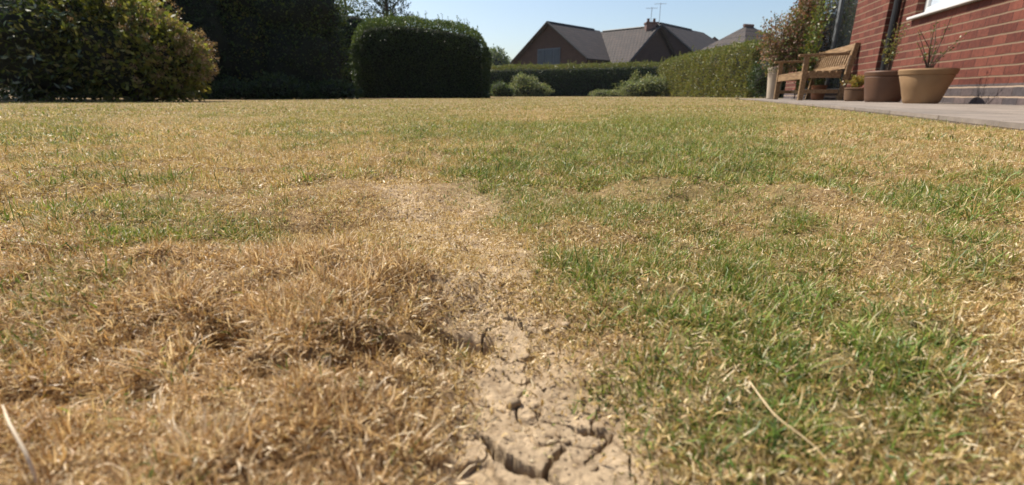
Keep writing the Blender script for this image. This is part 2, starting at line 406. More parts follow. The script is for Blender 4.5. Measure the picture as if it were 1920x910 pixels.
CRACKS = [[(985, 760, 2), (1010, 790, 3), (1056, 800, 3)], [(880, 880, 2), (905, 860, 3), (925, 835, 3)], [(1100, 870, 2), (1120, 845, 3), (1146, 814, 3)], [(940, 700, 2), (965, 720, 3), (1000, 715, 3), (1025, 735, 2)], [(905, 640, 2), (925, 612, 3)], [(870, 470, 3), (890, 500, 3), (880, 530, 3), (915, 560, 2)], [(905, 822, 7), (925, 835, 9), (938, 856, 12), (968, 873, 13), (1000, 882, 13), (1022, 884, 10), (1045, 905, 9), (1062, 935, 8)],
           [(1022, 884, 7), (1040, 862, 6), (1056, 842, 4), (1050, 838, 2)],
           [(1056, 800, 3), (1085, 806, 8), (1120, 811, 8), (1146, 814, 6), (1155, 812, 2)],
           [(905, 822, 6), (870, 826, 3), (800, 830, 2)],
           [(965, 606, 3), (985, 622, 5), (1000, 630, 4), (1012, 634, 2)],
           [(958, 678, 2), (985, 676, 4), (1000, 668, 3), (995, 655, 2)], [(920, 650, 2), (935, 668, 3), (958, 678, 3)],
           [(925, 612, 2), (945, 606, 3), (965, 606, 3)], [(1146, 814, 3), (1180, 850, 3), (1190, 900, 2)]]
def crack_depth(x, y):
    px, py, d = to_pic(x, y, 0.0)
    px = px + (fbm(x, y, 260, 3, 51) - .5) * 22; py = py + (fbm(x, y, 260, 3, 52) - .5) * 14
    best = np.full(px.shape, 99.)
    for c in CRACKS: best = np.minimum(best, seg_d(px, py, [(a, b, w_ * (.42 if w_ < 3.5 else .66)) for a, b, w_ in c]))
    best = np.where(d > .02, best, 99.)
    return best
def ground_z(x, y, fine=True):
    r = np.hypot(x, y)
    near = np.clip((2.2 - r) / 1.5, 0, 1)
    g, rust, bare, core, px, py, far = lawn_at(x, y)
    z = (fbm(x, y, 1.2, 3, 61) - .5) * .008 * np.clip(r, 0, 1) + (fbm(x, y, 11, 4, 62) - .5) * .032 * near * np.clip(1.5 - r, .25, 1) * np.clip(r * 4, 0, 1) * (1 - core * .85)
    off_path = np.clip(1 - core * 1.3, 0, 1)
    z = z + (.007 + rust * .007 + np.minimum(g, 1) * .002) * near * np.clip(r * 5, .4, 1)
    z = z + (np.abs(fbm(x + .03 * vnoise(x, y, 20, 5), y, 7, 3, 67) - .5) * 2) * .016 * near * rust
    z = z - bare * .003 * near
    h = np.zeros(x.shape)
    for cx, cy, sx, sy in HOLES: h = np.maximum(h, np.exp(-((px - cx) / sx) ** 2 - ((py - cy) / sy) ** 2))
    z = z - h * .016
    z = z * (1 - np.clip(core * 1.3, 0, 1) * np.clip((py - 540) / 120, 0, 1))
    if fine:
        z = z + (fbm(x, y, 90, 4, 63) - .5) * .0040 * near * (1 - .35 * core) + (fbm(x, y, 420, 3, 66) - .5) * .0011 * near
        net = np.abs(vnoise(x + .01 * vnoise(x, y, 160, 8), y + .01 * vnoise(x, y, 160, 9), 42, 10) - .5)
        z = z - np.clip((.022 - net) / .014, 0, 1) * .0022 * core * (fbm(x, y, 30, 2, 12) > .5)
        cd = crack_depth(x, y)
        z = z - np.clip((1.3 - cd) / .75, 0, 1) * .014 * (cd < 1.3)
    # keep the soil under the paving low
    p = x * N2[0] + y * N2[1]
    z = np.where(p > pedge(x * D2[0] + y * D2[1]) - .02, np.minimum(z, 0.004), z)
    return z

# ground: one sheet, finer towards the middle of the lawn, out to the horizon
th = np.concatenate([np.linspace(-180, -66, 40, endpoint=False), np.linspace(-66, -22, 190, endpoint=False), np.linspace(-22, 40, 520, endpoint=False), np.linspace(40, 66, 120, endpoint=False), np.linspace(66, 180, 40, endpoint=False)])
th = np.radians(th)
rr = np.concatenate([[.02, .04], np.exp(np.arange(math.log(.055), math.log(.3), .0036)), np.exp(np.arange(math.log(.3), math.log(2.0), .0065)), np.exp(np.arange(math.log(2.0), math.log(260), .05))])
TH, RR = np.meshgrid(th, rr)
GX = RR * np.sin(TH); GY = RR * np.cos(TH)
gx, gy = GX.ravel(), GY.ravel()
gz = ground_z(gx, gy)
g, rust, bare, core, px, py, far = lawn_at(gx, gy)
soil = np.array([.44, .33, .21]); thatch = np.array([.26, .17, .085]); green = np.array([.13, .13, .045])
bz = np.clip(bare * 1.3, 0, 1)[:, None]
gc = soil * bz + (thatch * (1 - np.minimum(g, 1)[:, None] * .6) + green * np.minimum(g, 1)[:, None] * .6) * (1 - bz)
n0 = len(gx); nr, na = TH.shape
i = np.arange(nr - 1)[:, None] * na + np.arange(na)[None, :]
j = np.arange(nr - 1)[:, None] * na + (np.arange(na)[None, :] + 1) % na
F = np.stack([i, i + na, j + na, j], -1).reshape(-1, 4)
V = np.stack([gx, gy, gz], 1)
# centre cap
F2 = None
lawn = mesh_np('ground', V, F[:, ::-1], M['soil'], col=gc, smooth=True)
tag(lawn, 'dry cracked pale earth under the parched lawn', 'ground', kind='structure')

# ------------------------------------------------------------------ grass blades
def make_blades(name, X, Y, C, L, W, lean, phi, curv, curl, seg, tipc=None, label='', wob=0.0, z0=None):
    n = len(X)
    if z0 is None: z0 = ground_z(X, Y, False) - .001
    zmin = z0 + .0012
    P = np.stack([X, Y, z0], 1)
    rows = []; cols = []
    for s in range(seg + 1):
        u = s / seg
        thv = lean + curv * u
        ph = phi + curl * u + (np.sin(u * 9 + phi * 7) * wob if s else 0)
        if s:
            st = np.stack([np.sin(thv) * np.cos(ph), np.sin(thv) * np.sin(ph), np.cos(thv)], 1) * (L / seg)[:, None]
            P = P + st
            P[:, 2] = np.maximum(P[:, 2], zmin)
        tw = phi * 3.1 + curl * u * 1.3
        side = np.stack([-np.sin(ph) * np.cos(tw), np.cos(ph) * np.cos(tw), np.sin(tw) * .8], 1)
        wd = W * (1 - u ** 2.2 * .88) * .5
        rows.append(P - side * wd[:, None]); rows.append(P + side * wd[:, None])
        cc = C if tipc is None else C * (1 - u ** 1.5)[..., None] + tipc * (u ** 1.5) if np.ndim(u) else (C if tipc is None else C * (1 - u ** 1.5) + tipc * u ** 1.5)
        cols.append(cc); cols.append(cc)
    m = 2 * (seg + 1)
    V = np.stack(rows, 1).reshape(-1, 3); Cc = np.stack(cols, 1).reshape(-1, 3)
    b = np.arange(n)[:, None] * m
    F = np.stack([np.stack([b[:, 0] + 2 * s, b[:, 0] + 2 * s + 1, b[:, 0] + 2 * s + 3, b[:, 0] + 2 * s + 2], 1) for s in range(seg)], 1).reshape(-1, 4)
    return V, F, Cc
def in_lawn(x, y):
    p = x * N2[0] + y * N2[1]; t = x * D2[0] + y * D2[1]
    ok = (p < pedge(t) + .01 + .035 * rng.random(p.shape) ** 2) | (t > TE + .05)
    ok &= ~((x > 7.9) & (y > 17))
    ok &= (y < 31)
    ok &= ~((y > 14.3) & (x < -.7))
    ok &= ~((x < -2.5) & (y > 11.2))
    ok &= ~((x < -4.2) & (y > 6.85))
    ok &= ~((x < -7.2) & (y > 5.0))
    return ok
def scatter(r0, r1, n, ex, half=1.35, pad=.25):     # density falls as r^-ex
    q = rng.random(n)
    k = 2 - ex
    r = (r0 ** k + q * (r1 ** k - r0 ** k)) ** (1 / k) if abs(k) > 1e-3 else r0 * (r1 / r0) ** q
    a = (rng.random(n) * 2 - 1) * (math.atan(half) + .12)
    return r * np.sin(a), r * np.cos(a) - pad * rng.random(n) * (r0 < .1)
STRAW = np.array([[.55, .40, .17], [.65, .50, .26], [.46, .31, .115], [.33, .21, .075], [.76, .64, .42]])  # palest tone put in as highlights among the blades
RUSTC = np.array([[.56, .385, .20], [.45, .285, .13], [.66, .50, .29], [.80, .66, .45], [.27, .16, .065]])
GREENC = np.array([[.135, .225, .032], [.095, .17, .028], [.185, .26, .042], [.25, .29, .055], [.07, .125, .026]])
OLIVE = np.array([[.30, .275, .06], [.23, .24, .045], [.38, .32, .09]])
def blade_set(X, Y, seg, wscale, lscale, tuft=True, litter=0.0):
    n = len(X)
    g, rust, bare, core, px, py, far = lawn_at(X, Y)
    keep = in_lawn(X, Y) & (rng.random(n) > bare * .93) & (crack_depth(X, Y) > 1.6)
    r = np.hypot(X, Y)
    hol = np.zeros(n)
    for cx, cy, sx, sy in HOLES: hol = np.maximum(hol, np.exp(-((px - cx) / sx) ** 2 - ((py - cy) / sy) ** 2))
    keep &= rng.random(n) > hol * .6
    cl = fbm(X, Y, 55, 3, 71)
    keep &= (rng.random(n) < np.clip((cl - .34) * 5, .10, 1)) | (r > 1.6)
    keep &= r > .05
    X, Y, g, rust, bare, px, py, far, r, cl = [a[keep] for a in (X, Y, g, rust, bare, px, py, far, r, cl)]
    n = len(X)
    isg = rng.random(n) < np.clip((g + .08 * (px > 900) * (py < 800) + (fbm(X, Y, 24, 3, 78) - .5) * 1.4) * .84 - .03, .02, .70)
    isr = rng.random(n) < np.clip(rust * .95 + .12, 0, 1)
    pick = lambda A: A[rng.integers(0, len(A), n)]
    C = np.where(isr[:, None], pick(RUSTC), pick(STRAW))
    ol = rng.random(n) < (.30 + .35 * g + .5 * far)
    C = np.where((ol & (rust < .3))[:, None], C * .5 + pick(OLIVE) * .5, C)
    Gc = pick(GREENC)
    Gc = Gc * (1 - far[:, None] * .45) + pick(OLIVE) * far[:, None] * .45
    C = np.where(isg[:, None], Gc, C)
    C = C * (.75 + .5 * rng.random(n))[:, None] * (.85 + .3 * fbm(X, Y, 20, 2, 75))[:, None]
    tip = np.where((isg & (rng.random(n) < .35))[:, None], pick(STRAW), C * 1.1)
    L = np.where(isg, rng.uniform(.008, .021, n), rng.uniform(.007, .019, n)) * lscale
    L = L * (1 + .5 * (rng.random(n) < .05))
    L *= (.55 + .9 * cl) * (1 - .55 * bare)
    L = np.where(py > 700, L * .85, L)
    W = np.where(isg, rng.uniform(.0006, .0016, n), rng.uniform(.0005, .0013, n)) * wscale
    phi = rng.random(n) * 2 * np.pi + (fbm(X, Y, 12, 2, 77) - .5) * 6
    lean = np.abs(rng.normal(0, .55, n)) + .1
    lean = np.where(isg, lean * .8, lean * 1.25)
    curv = np.where(isg, rng.normal(.7, .5, n), rng.normal(1.1, 1.0, n))
    curl = np.where(isg, rng.normal(0, .5, n), rng.normal(0, 1.8, n))
    flat = (rng.random(n) < litter + .5 * bare) & ~isg
    lean = np.where(flat, rng.uniform(1.2, 1.65, n), lean); curv = np.where(flat, rng.normal(0, .5, n), curv)
    L = np.where(flat, L * .7, L)
    return make_blades('', X, Y, C, L, W, lean, phi, curv, curl, seg, tip, wob=.25)
parts = []
def add(res): parts.append(res)
# near: tufts
def tufts(r0, r1, nt_, per, ex, spread):
    tx, ty = scatter(r0, r1, nt_, ex)
    k = per
    X = np.repeat(tx, k) + rng.normal(0, spread, nt_ * k); Y = np.repeat(ty, k) + rng.normal(0, spread, nt_ * k)
    return X, Y
def litter_set(X, Y, wscale=1.0, lscale=1.0):
    """short curled dead bits lying on the ground"""
    n = len(X)
    g, rust, bare, core, px, py, far = lawn_at(X, Y)
    k = in_lawn(X, Y) & (rng.random(n) > core * (.55 + .4 * np.clip((py - 600) / 200, 0, 1))) & (rng.random(n) > np.minimum(g, 1) * .45) & (crack_depth(X, Y) > 1.3) & (np.hypot(X, Y) > .05)
    X, Y, rust, bare, core = X[k], Y[k], rust[k], bare[k], core[k]; n = len(X)
    isr = rng.random(n) < rust * .8
    C = np.where(isr[:, None], RUSTC[rng.integers(0, 5, n)], STRAW[rng.integers(0, 5, n)])
    C = C * rng.uniform(.7, 1.2, (n, 1))
    L = rng.uniform(.002, .008, n) * lscale * (1 - .5 * core); W = rng.uniform(.0004, .0011, n) * wscale
    z0 = ground_z(X, Y, False) + rng.random(n) * .0015
    return make_blades('', X, Y, C, L, W, rng.uniform(.9, 1.7, n), rng.random(n) * 6.28, rng.normal(0, 1.2, n), rng.normal(0, 2.6, n), 3, None, wob=.3, z0=z0)
X, Y = tufts(.045, .5, 17500, 12, .3, .0036); add(blade_set(X, Y, 4, .56, .50, litter=.15))
X, Y = scatter(.045, .5, 110000, .3); add(blade_set(X, Y, 4, .56, .44, litter=.5))
X, Y = scatter(.045, .55, 120000, .3); add(litter_set(X, Y, .85, .85))
X, Y = tufts(.5, 1.2, 34000, 9, 1.0, .006); add(blade_set(X, Y, 3, .78, .64, litter=.15))
X, Y = scatter(.5, 1.2, 100000, 1.0); add(blade_set(X, Y, 3, 1.1, .8, litter=.5))
X, Y = scatter(.5, 1.2, 70000, 1.0); add(litter_set(X, Y, 1.4, 1.3))
X, Y = tufts(1.2, 3.0, 42000, 7, 1.8, .011); add(blade_set(X, Y, 3, 1.7, .78, litter=.15))
X, Y = tufts(3.0, 8.0, 22000, 7, 1.9, .025); add(blade_set(X, Y, 2, 4.6, .85, litter=.1))
X, Y = tufts(8.0, 31.0, 18000, 6, 1.9, .06); add(blade_set(X, Y, 2, 13.0, 1.0, litter=.1))
def big_tufts(n, per, side):
    tx, ty = scatter(.09, .8, n, .9, half=1.2)
    g, rust, bare, core, px, py, far = lawn_at(tx, ty)
    k = (rust > .45) if side == 'dry' else (g > .55)
    k &= (bare < .3)
    tx, ty = tx[k], ty[k]; m = len(tx)
    a = rng.random((m, per)) * 6.283; q = np.sqrt(rng.random((m, per)))
    rad = rng.uniform(.004, .011, (m, 1)) * (1 + ty[:, None] * .6)
    X = (tx[:, None] + np.cos(a) * q * rad).ravel(); Y = (ty[:, None] + np.sin(a) * q * rad).ravel()
    N_ = m * per
    ln = rng.uniform(.6, 1.25, (m, 1))
    L = (rng.uniform(.0055, .0115, (m, per)) * ln * (1 if side == 'dry' else .8)).ravel(); W = rng.uniform(.0003, .0007, N_) * (1 + np.repeat(ty, per) * .7)
    if side == 'dry': C = RUSTC[rng.integers(0, 5, N_)] * rng.uniform(.8, 1.2, (N_, 1)); tip = C * 1.1
    else:
        C = GREENC[rng.integers(0, 5, N_)] * rng.uniform(.8, 1.2, (N_, 1)); dry = rng.random(N_) < .38; C[dry] = STRAW[rng.integers(0, 5, dry.sum())]; tip = C * 1.15
    lean = (q * .85 + rng.normal(0, .18, q.shape)).ravel(); phi = (a + rng.normal(0, .4, a.shape)).ravel()
    return make_blades('', X, Y, C, L, W, lean, phi, rng.normal(.55, .6, N_), rng.normal(0, .9, N_), 4, tip, wob=.25)
add(big_tufts(2200, 75, 'dry')); add(big_tufts(1900, 50, 'green'))
# group blades by segment count into one mesh
off = 0; Vs = []; Fs = []; Cs = []
for V, F, C in parts:
    Vs.append(V); Fs.append(F + off); Cs.append(C); off += len(V)
grass = mesh_np('grass', np.concatenate(Vs), np.concatenate(Fs), M['blade'], col=np.concatenate(Cs), smooth=True)
tag(grass, 'short parched lawn grass, straw and rust with green patches, over cracked earth', 'grass', kind='stuff')

# soil crumbs on the bare earth
def crumbs():
    bm = bmesh.new(); bmesh.ops.create_icosphere(bm, subdivisions=1, radius=1)
    bv = np.array([v.co[:] for v in bm.verts]); bf = np.array([[v.index for v in f.verts] for f in bm.faces]); bm.free()
    X, Y = scatter(.05, .8, 60000, .4, half=.75)
    g, rust, bare, core, px, py, far = lawn_at(X, Y)
    k = (rng.random(len(X)) < bare * .8 + .03) & (crack_depth(X, Y) > 1.4) & (rng.random(len(X)) > core * .3)
    X, Y = X[k], Y[k]; n = len(X)
    s = rng.lognormal(-8.0, .62, n)
    Z = ground_z(X, Y) + s * .2
    a = rng.random(n) * 6.28; ca, sa = np.cos(a), np.sin(a)
    st = np.stack([rng.uniform(.7, 1.5, n), rng.uniform(.6, 1.1, n), rng.uniform(.4, .8, n)], 1)
    v = bv[None] * st[:, None] * s[:, None, None] * rng.uniform(.7, 1.3, (n, len(bv), 1))
    x = v[..., 0] * ca[:, None] - v[..., 1] * sa[:, None]; y = v[..., 0] * sa[:, None] + v[..., 1] * ca[:, None]
    V = np.stack([x + X[:, None], y + Y[:, None], v[..., 2] + Z[:, None]], -1).reshape(-1, 3)
    F = (bf[None] + (np.arange(n) * len(bv))[:, None, None]).reshape(-1, 3)
    c = np.array([.44, .33, .21]) * rng.uniform(.6, 1.15, (n, 1))
    o = mesh_np('soil_crumbs', V, F, M['soil'], col=np.repeat(c, len(bv), 0))
    tag(o, 'loose beige crumbs of dry soil on the bare patch', 'soil crumbs', kind='stuff')
crumbs()

# single stalks lying on the lawn
def stalk(name, pts, wid, col, label):
    P = []
    for (a, b, z) in pts:
        yc = (455 - b) / 900; k = (CT + yc * ST); s = (-ST + yc * CT)
        Yd = (z - HC) / s * k if abs(s) > 1e-6 else 1
        P.append((at(a, Yd) if False else (a - 960) / 900 * (Yd * CT + (HC - z) * ST), Yd, z))
    base = Vector(P[0])
    root_v = [Vector(p) - base for p in P]
    mb = MB()
    n = len(root_v)
    # smooth the polyline
    q = []
    for i in range(n - 1):
        for k in range(6):
            u = k / 6
            p0 = root_v[max(i - 1, 0)]; p1 = root_v[i]; p2 = root_v[i + 1]; p3 = root_v[min(i + 2, n - 1)]
            q.append(.5 * ((2 * p1) + (p2 - p0) * u + (2 * p0 - 5 * p1 + 4 * p2 - p3) * u * u + (-p0 + 3 * p1 - 3 * p2 + p3) * u ** 3))
    q.append(root_v[-1])
    mb.tube(q, [wid * (1 - .7 * (i / len(q)) ** 2) for i in range(len(q))], 7)
    o = mb.build(name, col, None, smooth=True); o.location = base
    tag(o, label, 'grass stalk'); return o
M['stalk'] = noise_mat('dry_stalk', [(.3, (.50, .36, .19)), (.7, (.66, .52, .32))], 60, .5, .2, 300, dist=.0003)
M['palestalk'] = noise_mat('bleached_blade', [(.3, (.62, .50, .34)), (.7, (.74, .64, .48))], 60, .5, .2, 300, dist=.0003)
stalk('dry_grass_stalk', [(1405, 715, .012), (1450, 775, .013), (1500, 815, .012), (1535, 845, .011), (1558, 875, .009)], .00022, M['stalk'], 'long straw coloured grass stalk lying along the lower edge of the big green patch')
stalk('bleached_grass_blade', [(70, 905, .012), (48, 850, .018), (18, 795, .022), (5, 760, .022)], .0004, M['palestalk'], 'thick bleached bent grass blade at the bottom left corner of the lawn')

# ------------------------------------------------------------------ foliage builders
def leaves(P, Nn, size, cols, aspect=.5, up=.3, jit=.9, droop=0.0):
    """one folded leaf (two triangles as a quad) per point"""
    n = len(P)
    d = rng.normal(0, 1, (n, 3)) * jit + Nn; d[:, 2] += up - droop
    d /= np.linalg.norm(d, axis=1)[:, None] + 1e-9
    r = rng.normal(0, 1, (n, 3)); s = np.cross(d, r); s /= np.linalg.norm(s, axis=1)[:, None] + 1e-9
    nn = np.cross(d, s)
    L = (size * rng.uniform(.6, 1.35, n))[:, None]; Wd = L * aspect
    a = P; b = P + d * L * .5 + s * Wd * .5 + nn * L * .08; c = P + d * L; e = P + d * L * .5 - s * Wd * .5 + nn * L * .08
    V = np.stack([a, b, c, e], 1).reshape(-1, 3)
    F = np.arange(4 * n).reshape(n, 4)
    return V, F, np.repeat(cols, 4, 0)
def pickc(pal, n, var=.25):
    pal = np.array(pal); return pal[rng.integers(0, len(pal), n)] * rng.uniform(1 - var, 1 + var, (n, 1))
def join(rs):
    off = 0; Vs, Fs, Cs = [], [], []
    for V, F, C in rs: Vs.append(V); Fs.append(F + off); Cs.append(C); off += len(V)
    return np.concatenate(Vs), np.concatenate(Fs), np.concatenate(Cs)
def lump(c, rad, n, seed, depth=.35, lumps=3.0, amp=.22, zmin=.02):
    """points in the outer shell of an uneven ellipsoid"""
    u = rng.normal(0, 1, (n, 3)); u /= np.linalg.norm(u, axis=1)[:, None]
    k = 1 + amp * (fbm(u[:, 0] * 2 + u[:, 2] * 1.3, u[:, 1] * 2 - u[:, 2] * .7, lumps, 3, seed) - .5) * 2
    q = 1 - depth * rng.random(n) ** 1.6
    P = np.array(c) + u * np.array(rad) * (k * q)[:, None]
    ok = P[:, 2] > zmin
    return P[ok], u[ok]
def core_mesh(name, c, rad, parent, mat, seed, amp=.15, zmin=.0):
    bm = bmesh.new(); bmesh.ops.create_icosphere(bm, subdivisions=4, radius=1)
    V = np.array([v.co[:] for v in bm.verts]); F = np.array([[v.index for v in f.verts] for f in bm.faces]); bm.free()
    k = 1 + amp * (fbm(V[:, 0] * 2 + V[:, 2], V[:, 1] * 2 - V[:, 2], 3, 3, seed) - .5) * 2
    V = np.array(c) + V * np.array(rad) * k[:, None]; V[:, 2] = np.maximum(V[:, 2], zmin)
    return mesh_np(name, V, F, mat, parent, smooth=True)
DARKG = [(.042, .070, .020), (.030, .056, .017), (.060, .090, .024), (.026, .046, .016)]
MIDG = [(.075, .115, .028), (.10, .145, .035), (.055, .09, .025), (.12, .155, .04)]
YELG = [(.13, .16, .03), (.17, .18, .035), (.10, .13, .03), (.20, .17, .05)]
def crown_tree(name, base, blobs, label, pal, size, dens, trunk_r=.10, group=None, mat='leaf', trunk_h=None, core=.8, cat='tree', limbs=5, aspect=.5, tname='trunk', droop=0, amp=.32):
    root = empty(name, base); tag(root, label, cat, group)
    rs = []
    for k, (c, rad) in enumerate(blobs):
        area = 4 * math.pi * ((rad[0] * rad[1]) ** 1.6 / 3 + (rad[0] * rad[2]) ** 1.6 / 3 + (rad[1] * rad[2]) ** 1.6 / 3) ** (1 / 1.6)
        n = int(area * dens)
        P, u = lump(c, rad, n, int(k * 5 + abs(base[0]) * 10), depth=.45, amp=amp)
        rs.append(leaves(P, u * .8, size, pickc(pal, len(P)), aspect=aspect, droop=droop))
    V, F, C = join(rs)
    mesh_np('crown', V, F, M[mat], root, col=C)
    mb = MB(); h = trunk_h or max(c[2] for c, r in blobs)
    mb.tube([(0, 0, -.05), (trunk_r * .3, 0, h * .35), (-trunk_r * .2, trunk_r * .3, h * .7), (0, 0, h)], [trunk_r * 1.25, trunk_r, trunk_r * .7, trunk_r * .3], 9)
    for k in range(limbs):
        c = blobs[k % len(blobs)][0]; rad = blobs[k % len(blobs)][1]
        z0 = h * random.uniform(.3, .7)
        e = (c[0] + random.uniform(-.6, .6) * rad[0], c[1] + random.uniform(-.6, .6) * rad[1], c[2] + random.uniform(-.1, .7) * rad[2])
        mb.tube([(0, 0, z0), (e[0] * .5, e[1] * .5, z0 + (e[2] - z0) * .6), e], [trunk_r * .5, trunk_r * .3, trunk_r * .1], 6)
    mb.build(tname, M['bark'], root, smooth=True)
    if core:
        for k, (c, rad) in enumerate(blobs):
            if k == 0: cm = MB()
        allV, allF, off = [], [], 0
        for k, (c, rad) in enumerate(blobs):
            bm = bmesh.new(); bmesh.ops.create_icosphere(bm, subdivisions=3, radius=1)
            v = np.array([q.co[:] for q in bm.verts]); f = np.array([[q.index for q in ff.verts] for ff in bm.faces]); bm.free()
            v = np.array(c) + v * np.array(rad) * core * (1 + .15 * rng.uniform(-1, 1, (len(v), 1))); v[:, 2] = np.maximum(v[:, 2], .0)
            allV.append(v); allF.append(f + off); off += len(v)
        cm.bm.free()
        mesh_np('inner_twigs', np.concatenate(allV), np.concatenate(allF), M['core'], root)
    return root

def hedge(name, base, prof, depth, label, pal, size, dens, rot=0.0, group=None, sprigs=0, endround=.4, top_pal=None):
    """trimmed hedge: prof = [(x, height)] along its length, rounded shoulders; leaves over front, back, ends and top"""
    root = empty(name, base, rot); tag(root, label, 'hedge', group)
    xs = np.array([p[0] for p in prof]); hs = np.array([p[1] for p in prof]); Lh = xs[-1] - xs[0]; H = hs.max()
    rs = []
    def shape(x, y, seed):       # local top height with rounded edges
        e = np.minimum(x - xs[0], xs[-1] - x); ey = depth / 2 - np.abs(y)
        h = np.interp(x, xs, hs)
        h = h - .24 * np.clip(1 - ey / .4, 0, 1) ** 2 - .26 * np.clip(1 - e / endround, 0, 1) ** 2
        return h + (fbm(x + seed, y, 2.2, 3, seed) - .5) * .14
    # top
    n = int(Lh * depth * dens); x = rng.uniform(xs[0], xs[-1], n); y = rng.uniform(-depth / 2, depth / 2, n)
    z = shape(x, y, 5) - rng.random(n) ** 2 * .22
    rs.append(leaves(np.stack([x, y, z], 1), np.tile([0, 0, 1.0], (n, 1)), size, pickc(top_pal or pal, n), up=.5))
    for sy in (-1, 1):
        n = int(Lh * H * dens); x = rng.uniform(xs[0], xs[-1], n); zz = rng.random(n)
        z = .02 + zz * (shape(x, np.full(n, sy * depth / 2), 5) - .02)
        bul = (fbm(x, z, 2.6, 4, 9 + sy) - .5) * .30 - .10 * np.clip(1 - np.minimum(x - xs[0], xs[-1] - x) / endround, 0, 1) ** 2 * 2
        y = sy * (depth / 2 + bul - rng.random(n) ** 2 * .18)
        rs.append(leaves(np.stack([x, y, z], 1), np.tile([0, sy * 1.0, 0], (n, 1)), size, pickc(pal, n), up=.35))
    for sx, xe, he in ((-1, xs[0], hs[0]), (1, xs[-1], hs[-1])):
        n = int(depth * he * dens * 1.1); y = rng.uniform(-depth / 2, depth / 2, n); z = rng.random(n) * he
        z = np.minimum(z, shape(np.full(n, xe), y, 5))
        x = xe + sx * ((fbm(y, z, 2.6, 4, 19) - .5) * .30 - rng.random(n) ** 2 * .15)
        rs.append(leaves(np.stack([x, y, z], 1), np.tile([sx * 1.0, 0, 0], (n, 1)), size, pickc(pal, n), up=.35))
    # sprigs standing out of the top
    if sprigs:
        for k in range(sprigs):
            x0 = random.uniform(xs[0] + .1, xs[-1]); y0 = random.uniform(-depth / 2, depth / 2); h0 = float(np.interp(x0, xs, hs)); hh = random.uniform(.06, .2)
            m_ = 14; z = h0 + np.linspace(-.05, hh, m_)
            P = np.stack([np.full(m_, x0) + rng.normal(0, .012, m_), np.full(m_, y0) + rng.normal(0, .012, m_), z], 1)
            rs.append(leaves(P, np.tile([0, 0, .8], (m_, 1)), size * .9, pickc(top_pal or pal, m_), up=.8))
    V, F, C = join(rs)
    mesh_np('foliage', V, F, M['leaf'], root, col=C)
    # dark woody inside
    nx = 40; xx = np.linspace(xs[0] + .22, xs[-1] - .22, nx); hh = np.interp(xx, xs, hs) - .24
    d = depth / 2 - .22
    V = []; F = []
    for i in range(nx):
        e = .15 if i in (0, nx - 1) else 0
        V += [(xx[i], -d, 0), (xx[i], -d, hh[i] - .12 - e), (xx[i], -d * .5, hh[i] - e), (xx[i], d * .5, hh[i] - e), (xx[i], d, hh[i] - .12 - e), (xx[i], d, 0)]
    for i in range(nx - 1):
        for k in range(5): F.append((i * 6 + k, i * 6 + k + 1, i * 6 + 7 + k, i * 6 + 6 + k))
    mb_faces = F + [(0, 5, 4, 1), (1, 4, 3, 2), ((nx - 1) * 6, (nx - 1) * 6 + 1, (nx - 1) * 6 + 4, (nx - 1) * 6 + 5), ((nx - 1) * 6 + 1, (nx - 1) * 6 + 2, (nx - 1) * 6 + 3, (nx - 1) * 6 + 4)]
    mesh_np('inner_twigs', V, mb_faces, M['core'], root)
    return root

# ------------------------------------------------------------------ left side planting
# glossy-leaved shrub, far left
x0 = at(70, 7.0)
rt = crown_tree('glossy_leaved_shrub', (x0, 7.2, 0), [((0, 0, .75), (1.15, .95, .95)), ((-.9, .3, 1.2), (1.0, .9, 1.0)), ((.6, .2, 1.05), (.75, .7, .75))],
                'big dark glossy leaved shrub at the left edge of the lawn, long shiny leaves', [(.045, .075, .022), (.065, .10, .027), (.11, .12, .04), (.08, .105, .03)], .085, 700, .04, mat='glossleaf', core=.68, amp=.5, cat='shrub', aspect=.30, tname='stem')
